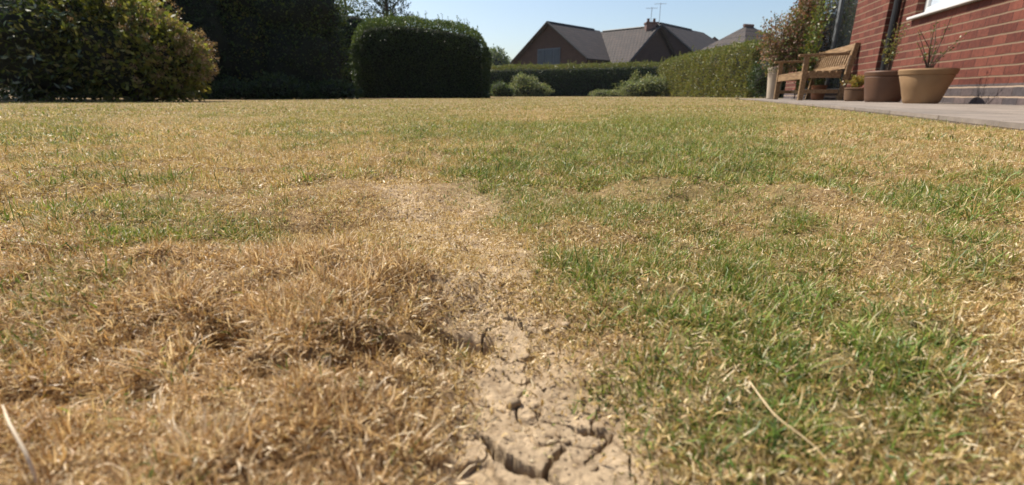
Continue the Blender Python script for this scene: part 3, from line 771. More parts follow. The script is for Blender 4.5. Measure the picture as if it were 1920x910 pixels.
# flower-head shrub
def flower_shrub():
    x0 = at(262, 7.35)
    root = empty('dried_flower_shrub', (x0, 7.35, 0)); tag(root, 'rounded yellow green shrub with brown dried flower heads along its right side', 'shrub')
    blobs = [((0, 0, .62), (.95, .75, .78)), ((-.35, .1, 1.0), (.75, .65, .65)), ((.45, 0, .55), (.62, .55, .55))]
    rs = []
    for k, (c, rad) in enumerate(blobs):
        P, u = lump(c, rad, 3300, 40 + k, depth=.45, amp=.3)
        cc = pickc(YELG + YELG + [(.26, .27, .06), (.24, .22, .07)], len(P)); rs.append(leaves(P, u, .075, cc, aspect=.6))  # brighter tones added all over for the sun on its right half
    V, F, C = join(rs); mesh_np('foliage', V, F, M['brightleaf'], root, col=C)
    rs = []
    heads = []
    for k in range(230):
        c, rad = blobs[random.choice([0, 1, 2, 2])]
        u = np.array([random.gauss(.55, .6), random.gauss(-.3, .6), random.gauss(.35, .55)]); u /= np.linalg.norm(u)
        heads.append(np.array(c) + u * np.array(rad) * random.uniform(.98, 1.22))
    for hpos in heads:
        if hpos[2] < .15: continue
        m_ = 34; P = hpos + rng.normal(0, .022, (m_, 3)); sp = hpos * rng.uniform(.78, .98, (12, 1)) + rng.normal(0, .02, (12, 3)); rs.append(leaves(sp, rng.normal(0, 1, (12, 3)), .05, pickc([(.24, .26, .06), (.17, .19, .04)], 12), aspect=.5)); rs.append(leaves(P, rng.normal(0, 1, (m_, 3)), .018, pickc([(.30, .20, .11), (.22, .13, .08), (.36, .27, .16)], m_), aspect=.8))
    V, F, C = join(rs); mesh_np('flower_heads', V, F, M['leaf'], root, col=C)
    mb = MB()
    for k in range(150):
        a = random.uniform(0, 6.28); h_ = heads[k]; mb.tube([(.1 * math.cos(a), .1 * math.sin(a), 0), (h_[0] * .5, h_[1] * .5, h_[2] * .65), tuple(h_)], [.007, .004, .0025], 5)
    mb.build('stem', M['bark'], root, smooth=True)
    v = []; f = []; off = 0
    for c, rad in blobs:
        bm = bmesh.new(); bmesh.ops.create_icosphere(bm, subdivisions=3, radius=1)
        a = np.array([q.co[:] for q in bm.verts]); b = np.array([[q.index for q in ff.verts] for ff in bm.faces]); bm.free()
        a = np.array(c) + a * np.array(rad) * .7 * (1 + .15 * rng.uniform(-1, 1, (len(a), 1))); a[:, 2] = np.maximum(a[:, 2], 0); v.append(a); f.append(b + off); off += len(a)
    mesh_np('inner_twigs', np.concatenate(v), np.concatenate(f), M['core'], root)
flower_shrub()
# tall dark trees behind
crown_tree('broadleaf_tree', (at(60, 10.5), 10.5, 0), [((0, 0, 2.0), (2.2, 1.6, 2.1)), ((-1.8, .4, 2.4), (1.9, 1.5, 2.2)), ((1.4, .2, 1.6), (1.2, 1.2, 1.6)), ((.3, 0, 3.8), (1.7, 1.5, 1.2))],
           'very dark tall tree rising behind the glossy shrub at the far left', DARKG, .09, 420, .16, group='dark trees behind the shrubs', core=.82)
crown_tree('broadleaf_tree', (at(398, 12.4), 12.4, 0), [((0, 0, 1.4), (1.15, 1.1, 1.5)), ((0, 0, 3.1), (1.25, 1.1, 1.6)), ((-.9, .3, 2.2), (1.2, 1.0, 1.9))],
           'tall dark evergreen tree between the dried flower shrub and the dark block of foliage', DARKG, .08, 520, .16, group='dark trees behind the shrubs', core=.82)
crown_tree('broadleaf_tree', (at(575, 13.0), 13.0, 0), [((0, 0, 1.0), (1.22, 1.0, 1.25)), ((.0, 0, 2.0), (1.2, 1.0, .85)), ((-.35, .1, 2.75), (1.0, .9, .7))],
           'dark rounded evergreen just left of the clipped hedge block, sunlit leaf tips coloured in yellow green', DARKG + [(.10, .13, .025), (.08, .11, .02)], .075, 560, .14, group='dark trees behind the shrubs', core=.84)  # the added yellow green tones colour in sunlit leaves
crown_tree('broadleaf_tree', (at(478, 12.6), 12.6, 0), [((0, 0, 1.2), (.75, .6, 1.3)), ((.0, 0, 2.6), (.7, .6, 1.3)), ((.2, .6, .9), (1.1, .7, 1.1))],
           'tree with its sunlit leaves coloured lighter green, showing between the tall evergreen and the rounded evergreen', YELG + MIDG, .085, 420, .14, group='dark trees behind the shrubs', core=.84, mat='brightleaf')  # lighter palette stands in for sun on these leaves
hedge('boundary_hedge', (-15.5, 16.5, 0), [(0, 3.0), (6, 3.2), (11.2, 2.6)], 1.0, 'tall dark boundary hedge closing the garden behind the left trees', DARKG, .09, 240)
# dim low plants in its shade
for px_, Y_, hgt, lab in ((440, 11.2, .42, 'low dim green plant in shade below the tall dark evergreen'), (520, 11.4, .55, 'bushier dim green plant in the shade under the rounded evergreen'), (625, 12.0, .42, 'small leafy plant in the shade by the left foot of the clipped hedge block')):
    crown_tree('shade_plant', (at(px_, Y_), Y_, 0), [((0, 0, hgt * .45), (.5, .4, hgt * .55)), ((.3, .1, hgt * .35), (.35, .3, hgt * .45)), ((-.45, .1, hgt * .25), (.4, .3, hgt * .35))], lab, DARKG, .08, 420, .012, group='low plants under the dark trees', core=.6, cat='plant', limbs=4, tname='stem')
# clipped block
Yb = 14.6
prof = [(px_, hz(py_, Yb)) for px_, py_ in ((664, 62), (672, 44), (690, 33), (740, 27), (790, 31), (830, 36), (870, 44), (900, 56), (914, 72))]
xb = at(790, Yb)
hedge('clipped_hedge_block', (xb, Yb + .7, 0), [(at(a, Yb) - xb, b) for a, b in prof], 1.4, 'large dark clipped hedge block with a domed top, left of the neighbouring house', DARKG, .055, 1900, sprigs=46, top_pal=MIDG)  # lighter top leaves paint in the sunlit crown of the block
# trees behind the block
def conifer():
    Y_ = 24; root = empty('spreading_conifer', (at(735, Y_), Y_, 0)); tag(root, 'dark conifer with upswept branches showing above the clipped hedge block', 'tree')
    mb = MB(); mb.tube([(0, 0, 0), (.05, 0, 3), (0, .05, 5.8)], [.16, .11, .03], 8); mb.build('trunk', M['bark'], root, smooth=True)
    rs = []; bt = MB()
    for k in range(70):
        z = 1.2 + k / 70 * 4.4; a = k * 2.4; Lb = 1.35 * (1 - (z - 1.2) / 5.6) + .25
        n = 130; u = rng.random(n) ** .7
        bx = np.stack([np.cos(a) * Lb * u, np.sin(a) * Lb * u, z + u ** 1.5 * .55 * Lb + u * .05], 1)
        P = bx + rng.normal(0, .055, (n, 3))
        rs.append(leaves(P, np.tile([math.cos(a) * .8, math.sin(a) * .8, .6], (n, 1)), .12, pickc([(.03, .05, .025), (.045, .065, .03)], n), aspect=.3, jit=.5))
        bt.tube([(0, 0, z), tuple(bx[0] * 0 + np.array([math.cos(a) * Lb * .5, math.sin(a) * Lb * .5, z + .35 * .55 * Lb]))], [.03, .01], 5)
    bt.build('branch', M['bark'], root)
    V, F, C = join(rs); mesh_np('crown', V, F, M['conifer'], root, col=C)
conifer()
def airy_tree():
    Y_ = 18; root = empty('airy_tree', (at(662, Y_), Y_, 0)); tag(root, 'thin airy tree with sky gaps, above the left shoulder of the clipped hedge block', 'tree')
    tb = MB(); tb.tube([(0, 0, 0), (.05, 0, 2), (0, .05, 4.6)], [.09, .06, .015], 8); tb.build('trunk', M['bark'], root, smooth=True)
    bt = MB(); rs = []
    for k in range(42):
        z = random.uniform(1.6, 4.3); a = random.uniform(0, 6.28); Lb = random.uniform(.5, 1.2)
        p1 = np.array([math.cos(a) * Lb * .5, math.sin(a) * Lb * .5, z + .3 * Lb]); p2 = np.array([math.cos(a) * Lb, math.sin(a) * Lb, z + .45 * Lb])
        bt.tube([(0, 0, z), tuple(p1), tuple(p2)], [.018, .01, .004], 5)
        n = 55; u = rng.uniform(.3, 1.05, n)[:, None]; P = np.array([0, 0, z]) + (p2 - np.array([0, 0, z])) * u + rng.normal(0, .09, (n, 3))
        rs.append(leaves(P, rng.normal(0, 1, (n, 3)), .06, pickc(MIDG + YELG, n), aspect=.6))
    bt.build('branch', M['bark'], root)
    V, F, C = join(rs); mesh_np('crown', V, F, M['leaf'], root, col=C)
airy_tree()

# ------------------------------------------------------------------ far end of the garden
Yc = 30.0; xc = at(1075, Yc)
hedge('far_hedge', (xc, Yc + .6, 0), [(at(a, Yc) - xc, hz(b, Yc)) for a, b in ((900, 124), (960, 122), (1040, 121), (1120, 119), (1200, 117), (1262, 116))], 1.2,
      'long low clipped hedge across the far end of the lawn, below the gabled house', DARKG, .07, 800, sprigs=60, top_pal=YELG)  # yellow green top leaves colour in the sun along the hedge top
Yn, Yf = 17.0, 27.6
hr = [(0, hz(70, Yn)), (2.5, hz(70, Yn) * .985), (6, 1.93), (10.6, 1.84)]
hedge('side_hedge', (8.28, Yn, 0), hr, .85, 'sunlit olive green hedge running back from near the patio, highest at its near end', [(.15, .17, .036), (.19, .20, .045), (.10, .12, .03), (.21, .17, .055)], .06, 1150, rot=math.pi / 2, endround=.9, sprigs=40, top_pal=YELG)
PALEG = [(.16, .20, .085), (.21, .23, .11), (.11, .15, .06), (.25, .25, .14)]
crown_tree('border_shrub', (at(985, 27), 27, 0), [((0, 0, .35), (.95, .6, .42)), ((-.25, 0, .75), (.42, .4, .42)), ((.25, 0, .65), (.4, .4, .4)), ((.8, 0, .3), (.6, .5, .38)), ((-.8, 0, .25), (.5, .4, .32))], 'pale green loose shrub at the left foot of the far hedge', PALEG, .085, 480, .03, core=.55, amp=.6, mat='brightleaf', cat='shrub', limbs=4, tname='stem')
crown_tree('border_shrub', (at(937, 25), 25, 0), [((0, 0, .3), (.5, .4, .42)), ((.35, 0, .2), (.4, .3, .3))], 'small dull green shrub between the clipped block and the pale loose shrub', MIDG, .06, 800, .02, core=.75, cat='shrub', limbs=3, tname='stem')
crown_tree('border_shrub', (at(1195, 25.5), 25.5, 0), [((0, 0, .35), (1.1, .6, .45)), ((.55, 0, .45), (.6, .5, .5)), ((1.0, .3, .5), (.6, .5, .5))], 'spreading green shrub in front of the far end of the sunlit hedge', PALEG, .085, 480, .03, core=.55, amp=.6, mat='brightleaf', cat='shrub', limbs=4, tname='stem')
crown_tree('upright_shrub', (at(1188, 26.5), 26.5, 0), [((0, 0, .65), (.28, .28, .6)), ((.62, .1, .6), (.3, .28, .5))], 'yellowish upright shrub rising behind the spreading green shrub', YELG + PALEG, .075, 800, .03, core=0, amp=.5, mat='brightleaf', cat='shrub', limbs=3, tname='stem')
crown_tree('ground_cover_plant', (at(1128, 26), 26, 0), [((0, 0, .12), (.65, .4, .24)), ((.7, 0, .12), (.5, .4, .22))], 'very low light green plant mat at the foot of the far hedge', PALEG, .06, 700, .01, core=.5, mat='brightleaf', cat='plant', limbs=2, tname='stem')
# distant trees
for px_, Y_, hh, wd, lab in ((930, 72, 6.6, 2.6, 'hazy distant tree just right of the clipped block, tallest of the far group'), (950, 80, 5.6, 2.2, 'hazy distant tree in the middle of the far group'), (966, 85, 4.9, 2.0, 'lowest hazy distant tree, beside the left eave of the gabled house')):
    crown_tree('distant_tree', (at(px_, Y_), Y_, 0), [((0, 0, hh * .55), (wd * .8, wd * .8, hh * .42)), ((wd * .5, 0, hh * .4), (wd * .6, wd * .6, hh * .3)), ((-wd * .5, 0, hh * .45), (wd * .6, wd * .6, hh * .33))],
               lab, MIDG, .3, 60, .2, group='distant trees past the gabled house', core=.75)

# ------------------------------------------------------------------ neighbouring houses
def dirv(n): return np.array(n)
AX = np.array([.69, .724]); BX = np.array([.724, -.69])
def ridge_house(name, base, label):
    root = empty(name, (base[0], base[1], 0)); tag(root, label, 'house')
    def L(p, z): return (p[0] - base[0], p[1] - base[1], z)
    def wing(P, d, c, l0, ln, hw, zr, dz):          # ridge runs along d, c is across
        mb = MB(); ze = zr - dz
        def gab(l): return [L(P - c * hw + d * l, 0), L(P + c * hw + d * l, 0), L(P + c * hw + d * l, ze), L(P + d * l, zr - .14), L(P - c * hw + d * l, ze)]
        g0, g1 = gab(l0), gab(ln)
        mb.poly(g0); mb.poly(g1[::-1]); mb.poly([g0[0], g0[4], g1[4], g1[0]]); mb.poly([g0[1], g1[1], g1[2], g0[2]])
        mb.build('wall', M['brownbrick'], root, uvbox=True)
    def plane(pts):
        me = bpy.data.meshes.new('roof'); th_ = .12
        q = [Vector(p) for p in pts]; nrm = (q[1] - q[0]).cross(q[-1] - q[0]).normalized()
        if nrm.z < 0: nrm = -nrm
        vs_ = q + [p - nrm * th_ for p in q]; n = len(q)
        fs = [tuple(range(n)), tuple(range(2 * n - 1, n - 1, -1))] + [(i, (i + 1) % n, n + (i + 1) % n, n + i) for i in range(n)]
        me.from_pydata([v[:] for v in vs_], [], fs)
        uvl = me.uv_layers.new(name='UVMap'); e = (q[1] - q[0]).normalized(); f_ = nrm.cross(e)
        for p in me.polygons:
            for li in p.loop_indices:
                v = vs_[me.loops[li].vertex_index]; uvl.data[li].uv = ((v - q[0]).dot(e), (v - q[0]).dot(f_))
        me.materials.append(M['tiles']); o = bpy.data.objects.new('roof', me); COL.objects.link(o); o.parent = root
    def gable_roof(P, d, c, l0, l1, hw, zr, dz, hip=0, ov=.35):
        sl = dz / hw; ze = zr - dz
        for k in (-1, 1):
            e = P + c * k * (hw + ov)
            plane([L(e + d * l0, ze - ov * sl), L(e + d * l1, ze - ov * sl), L(P + d * (l1 - hip), zr + .015 * k), L(P + d * l0, zr + .015 * k)])
        if hip: plane([L(P - c * (hw + ov) + d * l1, ze - ov * sl), L(P + c * (hw + ov) + d * l1, ze - ov * sl), L(P + d * (l1 - hip), zr - .03)])
    def barge(P, d, c, l, hw, zr, dz, ov=.35):
        mb = MB(); sl = dz / hw
        for k in (-1, 1): mb.tube([Vector(L(P + c * k * (hw + ov) + d * l, zr - dz - ov * sl)), Vector(L(P + d * l, zr + .04))], .09, 4)
        mb.build('barge_board', M['black'], root)
        mb = MB(); mb.tube([Vector(L(P + d * l, zr + .05)), Vector(L(P + d * (l + (7 if l < 1 else -6)), zr + .05))], .07, 6); mb.build('ridge_tile', M['black'], root)
    return root, L, wing, plane, gable_roof, barge
def far_house():
    Ya = 45.0; A = np.array([at(1028, Ya), Ya]); zr = hz(43, Ya); a, b = AX, BX
    root, L, wing, plane, gable_roof, barge = ridge_house('gabled_house', A, 'dark brick house with a gable window and long tiled roof behind the far hedge')
    wing(A, a, b, 0, 10.5, 4.0, zr, 2.85); gable_roof(A, a, b, -.35, 7.6, 4.0, zr, 2.85); barge(A, a, b, -.37, 4.0, zr, 2.85)
    mid, kb, hl = 7.5, 6.1, 5.0; zl = zr - .12
    P = A + a * mid
    wing(P, b, a, .5, kb, hl - .35, zl, 3.1); gable_roof(P, b, a, 0, kb + .3, hl - .35, zl, 3.1); barge(P, b, a, kb + .32, hl - .35, zl, 3.1)
    def on_gable(u0, u1, z0, z1, off, name, mat, par):
        m_ = MB(); o_ = -a * off
        q = [A + b * u0 + o_, A + b * u1 + o_, A + b * u1 + o_ + a * .08, A + b * u0 + o_ + a * .08]
        vs_ = [m_.bm.verts.new(L(p, z)) for z in (z0, z1) for p in q]
        for f in ((0, 1, 2, 3), (4, 5, 6, 7), (0, 1, 5, 4), (1, 2, 6, 5), (2, 3, 7, 6), (3, 0, 4, 7)): m_.bm.faces.new([vs_[i] for i in f])
        return m_.build(name, mat, par)
    zt, zb_ = hz(91, 45), hz(118, 45)
    w_ = on_gable(-1.30, 1.25, zb_ - .2, zt, .06, 'window', M['farframe'], root); tag(w_, 'bluish gable window')
    for u0, u1 in ((-1.2, -.42), (-.34, .44), (.58, 1.15)): on_gable(u0, u1, zb_ - .1, zt - .10, .09, 'pane', M['farglass'], w_)
    ap = P + b * (kb - .6); c_ = L(ap, 0); mb = MB()
    mb.box(c_[0] - .5, c_[0] + .5, c_[1] - .4, c_[1] + .4, zl - .7, zl + .34, .02); mb.box(c_[0] - .56, c_[0] + .56, c_[1] - .46, c_[1] + .46, zl + .22, zl + .36, .02)
    ch = mb.build('chimney', M['chimney'], root)
    for dx in (-.28, .25):
        m_ = MB(); m_.lathe([(.13, 0), (.11, .3), (.14, .32), (.09, .32), (.09, .1), (0, .1)], 14, (c_[0] + dx, c_[1], zl + .35)); m_.build('chimney_pot', M['chimney'], ch, smooth=True)
    return ap, zl
ap, zl = far_house()
for dx, dy, hgt, lab in ((.12, .6, 1.95, 'thin television aerial over the chimney of the gabled house, the shorter one'), (.95, .9, 2.35, 'taller television aerial right of the chimney of the gabled house')):
    root = empty('television_aerial', (ap[0] + dx, ap[1] + dy, zl - .25)); tag(root, lab, 'aerial', 'aerials over the chimney')
    m_ = MB(); m_.tube([(0, 0, -.3), (0, 0, hgt)], .022, 6); m_.build('mast', M['metal'], root)
    m_ = MB(); m_.tube([(-.55, 0, hgt - .1), (.5, .1, hgt - .05)], .014, 5)
    for k in range(7):
        xk = -.5 + k * .16; m_.tube([(xk, -.22, hgt - .1), (xk, .26, hgt - .08)], .008, 4)
    m_.build('antenna_arm', M['metal'], root)
def back_house():
    S = np.array([at(1230, 51), 51.]); z = hz(45, 51)
    root, L, wing, plane, gable_roof, barge = ridge_house('hip_ended_house', S, 'house with a dark hip ended roof just behind the chimney end of the gabled house')
    wing(S, AX, BX, 0, 12.9, 3.9, z, 3.0); gable_roof(S, AX, BX, -.35, 13.4, 3.9, z, 3.0, hip=3.6); barge(S, AX, BX, -.37, 3.9, z, 3.0)
back_house()
def hip_house():
    Y_ = 40; X_ = at(1386, Y_); zt = hz(49, Y_)
    root = empty('hipped_roof_house', (X_, Y_, 0), R(20)); tag(root, 'dark hipped roof of another house peeking over the sunlit hedge', 'house')
    hw, ze = 2.9, zt - 2.1
    mb = MB(); mb.box(-hw, hw, -hw, hw, 0, ze); mb.build('wall', M['brownbrick'], root, uvbox=True)
    mb = MB(); e = hw + .4; q = [(-e, -e, ze - .2), (e, -e, ze - .2), (e, e, ze - .2), (-e, e, ze - .2)]; t1 = (-.25, 0, zt); t2 = (.25, 0, zt)
    for f in ((q[0], q[1], t2, t1), (q[1], q[2], t2), (q[2], q[3], t1, t2), (q[3], q[0], t1), q): mb.poly(f)
    bmesh.ops.remove_doubles(mb.bm, verts=mb.bm.verts[:], dist=.001)
    r_ = mb.build('roof', M['tiles'], root, uvbox=True)
    mb = MB(); mb.tube([(-.45, 0, zt + .02), (.45, 0, zt + .02)], .12, 8); mb.build('ridge_tile', M['chimney'], r_)
hip_house()

# ------------------------------------------------------------------ the house and patio on the right
TE = t_of(1470, P_L)             # far corner
TC = t_of(1631, P_L)             # corner where the left part stands proud
T0 = TC
def lp(t, p, z=0.0): return (t - T0, -(p - P_L), z)
HZ = 2.45
house = empty('brick_house', tp(T0, P_L, 0), ROT); tag(house, 'red brick house with grey brick plinth beside the patio', 'house')
tw0, tw1 = t_of(1575, P_L), t_of(1489, P_L)      # patio window opening
def wbox(mb, t0, t1, p0, p1, z0, z1, bev=0): mb.box(t0 - T0, t1 - T0, -(p1 - P_L), -(p0 - P_L), z0, z1, bev)
PL = .023 + 2 * .078
RV = .10
# left (projecting) part with the tall window
mb = MB(); wbox(mb, TC, tw0, P_L, 6.5, PL, HZ); wbox(mb, tw1, TE, P_L, 6.5, PL, HZ); wbox(mb, tw0, tw1, P_L, P_L + .35, 2.15, HZ); wbox(mb, tw0, tw1, P_L + .6, 6.5, PL, HZ)
mb.build('wall', M['brick'], house, uvbox=True)
mb = MB(); wbox(mb, TC - .003, tw0, P_L - .003, 6.4, 0, PL); wbox(mb, tw1, TE + .003, P_L - .003, 6.4, 0, PL); wbox(mb, tw0, tw1, P_L + .02, 6.4, 0, PL - .06)
mb.build('plinth', M['plinth'], house, uvbox=True)
# right part, window with white sill
ws = t_of(1679, P_R) - .06; SILL = 0.855; t_r = -3.2; wtop = 2.05; wend = 3.2
mb = MB()
wbox(mb, ws + .03, TC, P_R, 6.5, PL, HZ)
wbox(mb, wend, ws + .03, P_R, 6.5, PL, SILL); wbox(mb, wend, ws + .03, P_R, 6.5, wtop, HZ)
wbox(mb, t_r, wend, P_R, 6.5, PL, HZ); wbox(mb, wend, ws + .03, P_R + .3, 6.5, SILL, wtop)
mb.build('wall', M['brick'], house, uvbox=True)
mb = MB(); wbox(mb, t_r, TC, P_R - .003, 6.4, 0, PL); mb.build('plinth', M['plinth'], house, uvbox=True)
win = MB()
wd = [(wend, ws + .03, SILL + .05, SILL + .11), (wend, ws + .03, wtop - .06, wtop), (wend, wend + .06, SILL + .11, wtop - .06), (ws - .03, ws + .03, SILL + .11, wtop - .06), ((ws + wend) / 2 - .03, (ws + wend) / 2 + .03, SILL + .11, wtop - .06)]
for a0, a1, b0, b1 in wd: wbox(win, a0, a1, P_R + .07, P_R + .13, b0, b1, .006)
wn = win.build('window', M['white'], house, smooth=True); tag(wn, 'white framed window')
sl_ = MB(); wbox(sl_, wend - .05, ws + .08, P_R - .05, P_R + .12, SILL + .003, SILL + .030, .007); sl_.build('sill', M['white'], wn, smooth=True)
m_ = MB(); wbox(m_, wend + .06, ws - .03, P_R + .095, P_R + .10, SILL + .11, wtop - .06); m_.build('pane', M['blindsky'], wn)
# tall window in the left part
win = MB(); mid = tw0 + (tw1 - tw0) * .45
for a0, a1, b0, b1 in ((tw0, tw1, PL - .055, PL + .01), (tw0, tw1, 2.08, 2.147), (tw0, tw0 + .06, PL + .01, 2.08), (tw1 - .06, tw1, PL + .01, 2.08), (mid - .05, mid + .05, PL + .01, 2.08)): wbox(win, a0 + .002, a1 - .002, P_L + RV, P_L + RV + .06, b0, b1, .005)
M['greyframe'] = noise_mat('grey_window_frame', [(.3, (.13, .14, .15)), (.8, (.2, .21, .22))], 6, .4, .05)
wn2 = win.build('window', M['greyframe'], house, smooth=True); tag(wn2, 'tall grey framed patio window')
for a0, a1 in ((tw0 + .06, mid - .05), (mid + .05, tw1 - .06)):
    m_ = MB(); wbox(m_, a0, a1, P_L + RV + .025, P_L + RV + .03, PL + .01, 2.08); m_.build('pane', M['glass'], wn2)
# downpipe in the corner
m_ = MB(); c0 = lp(TC - .075, P_R - .055); m_.tube([(c0[0], c0[1], .03), (c0[0], c0[1], HZ)], .034, 14)
for z in (.5, 1.5): m_.tube([(c0[0], c0[1], z), (c0[0], c0[1], z + .05)], .042, 14)
m_.build('downpipe', M['black'], house, smooth=True)
# roof with soffit
mb = MB(); wbox(mb, t_r - .3, TE + .3, P_L - .35, 6.8, HZ + .003, HZ + .06); mb.build('soffit', M['soffit'], house)
mb = MB(); x0_, x1_ = t_r - .3 - T0, TE + .3 - T0; y0_, y1_ = .37, -(6.85 - P_L); ym = (y0_ + y1_) / 2
mb.poly([(x0_, y0_, HZ + .06), (x1_, y0_, HZ + .06), (x1_, ym, HZ + 1.9), (x0_, ym, HZ + 1.9)]); mb.poly([(x1_, y1_, HZ + .06), (x0_, y1_, HZ + .06), (x0_, ym, HZ + 1.9), (x1_, ym, HZ + 1.9)])
mb.poly([(x0_, y0_, HZ + .06), (x0_, ym, HZ + 1.9), (x0_, y1_, HZ + .06)]); mb.poly([(x1_, y0_, HZ + .06), (x1_, y1_, HZ + .06), (x1_, ym, HZ + 1.9)])
mb.build('roof', M['tiles'], house, uvbox=True)

# paving
mb = MB()
te = [-6, 1.66, 2.9, 5.5, 8.9, TE + .12]
for t_a, t_b in zip(te, te[1:]):
    pa, pb = float(pedge(t_a)), float(pedge(t_b)); q = [(t_a, -pa), (t_b, -pb), (t_b, -(P_R + .3)), (t_a, -(P_R + .3))]
    for f in ([(x, y, PZ) for x, y in q], [(t_a, -pa, -.04), (t_b, -pb, -.04), (t_b, -pb, PZ), (t_a, -pa, PZ)]): mb.poly(f)
mb.poly([(TE + .12, -1.55, -.04), (TE + .12, -(P_R + .3), -.04), (TE + .12, -(P_R + .3), PZ), (TE + .12, -1.55, PZ)])
bmesh.ops.remove_doubles(mb.bm, verts=mb.bm.verts[:], dist=.001)
pat = mb.build('patio', M['paving'], None, uvbox=True); pat.rotation_euler = (0, 0, ROT)
tag(pat, 'strip of grey stone paving along the brick house', 'patio', kind='structure')

# ------------------------------------------------------------------ bench
def bench():
    pf, pr = 1.84, 2.30
    t0, t1 = t_of(1501, pf), t_of(1455.4, pf)
    root = empty('garden_bench', tp(t0, pf, PZ), ROT); tag(root, 'weathered wooden garden bench with slatted back, on the patio by the wall', 'bench')
    Lb = t1 - t0; dp = pr - pf   # local: x along, y = -(p-pf): front y=0, back y=-dp
    H_ARM, H_SEAT, H_BACK = .585, .375, .71
    for x in (0, Lb):
        m_ = MB(); m_.box(x - .03, x + .03, -.03, .03, 0, H_ARM - .02, .005); m_.build('leg', M['wood'], root)
        m_ = MB()
        lean = .09
        vsb = m_.box(x - .03, x + .03, -dp - .03, -dp + .03, 0, H_BACK, .005)
        for v in vsb:
            if v.co.z > .3: v.co.y -= (v.co.z - .3) / (H_BACK - .3) * lean
        m_.build('leg', M['wood'], root)
        m_ = MB(); vsb = m_.box(x - .042, x + .042, -dp - .02, .10, H_ARM - .02, H_ARM + .012, .01)
        for v in vsb:
            if v.co.y > .03: v.co.z -= .012
        m_.build('armrest', M['wood'], root)
        m_ = MB(); m_.box(x - .018, x + .018, -dp + .03, -.03, .09, .14, .004); m_.build('stretcher', M['wood'], root)
        m_ = MB(); m_.box(x - .018, x + .018, -dp + .03, -.03, H_SEAT - .09, H_SEAT - .02, .004); m_.build('seat_rail', M['wood'], root)
    m_ = MB(); m_.box(.03, Lb - .03, -dp / 2 - .02, -dp / 2 + .02, .095, .135, .004); m_.build('stretcher', M['wood'], root)
    m_ = MB(); m_.box(.03, Lb - .03, -.018, .018, H_SEAT - .10, H_SEAT - .02, .004); m_.build('seat_rail', M['wood'], root)
    m_ = MB()
    ns = 6
    for k in range(ns):
        y = .02 - k * (dp + .01) / ns - .035
        m_.box(-.02 if k else .032, Lb + (.02 if k else -.032), y - .032, y + .032, H_SEAT - .02, H_SEAT, .004)
    m_.build('seat', M['wood'], root)
    def by(z): return -dp - max(0, (z - .3)) / (H_BACK - .3) * .09
    def slanted(m_, x0, x1, z0, z1, th_=.022):
        vs_ = m_.box(x0, x1, -th_ / 2, th_ / 2, z0, z1, .003)
        for v in vs_: v.co.y += by(v.co.z)
    m_ = MB(); slanted(m_, .03, Lb - .03, H_BACK - .085, H_BACK - .005, .032); slanted(m_, .03, Lb - .03, H_SEAT + .025, H_SEAT + .075, .03)
    for k in range(14):
        x = .03 + (Lb - .06) * (k + .5) / 14
        slanted(m_, x - .025, x + .025, H_SEAT + .07, H_BACK - .08, .014)
    m_.build('backrest', M['wood'], root)
    return root
bench()

# ------------------------------------------------------------------ pots
def pot_round(name, px_, p_, rim, base, h, mat, label, fill='compost', group=None, z_in=.05):
    t_ = t_of(px_, p_); loc = tp(t_, p_, PZ)
    root = empty(name, loc); tag(root, label, 'plant pot', group)
    m_ = MB()
    m_.lathe([(0, 0), (base - .01, 0), (base, .012), (base + (rim - base) * .12, h * .14), (base + (rim - base) * .42, h * .45), (base + (rim - base) * .80, h * .80), (rim - .018, h * .83), (rim - .008, h * .845), (rim, h * .96), (rim - .006, h), (rim - .022, h), (rim - .032, h * .95), (rim - .06, h * .84), (0, h * .84)], 64)
    m_.build('pot_body', mat, root, smooth=True)
    m_ = MB(); m_.lathe([(0, h * .90), (rim - .045, h * .885), (rim - .05, h * .86)], 32); m_.build('compost', M['compost'], root, smooth=True)
    return root, loc, t_
bigpot, bl, bt_ = pot_round('round_plant_pot', 1729, 2.17, .203, .125, .280, M['terracotta'], 'wide round sandy terracotta pot with a thick rim, nearest on the patio')
darkpot, dl, dt_ = pot_round('tapered_plant_pot', 1656, 2.2, .20, .15, .30, M['darkpot'], 'dark brown pot in shade between the bench and the wide round pot')
palepot, ppl, pt_ = pot_round('tall_plant_pot', 1449, 1.92, .135, .095, .53, M['palepot'], 'tall narrow pale pot beyond the bench, holding the pinkish shrub')
sm1, s1l, _ = pot_round('small_clay_pot', 1533, 2.13, .10, .075, .20, M['redpot'], 'small orange clay pot seen under the far end of the bench', group='small clay pots behind the bench')
sm2, s2l, _ = pot_round('small_clay_pot', 1603, 2.2, .12, .10, .15, M['browpot'], 'low brown clay pot with a yellow green plant, beside the dark pot', group='small clay pots behind the bench')

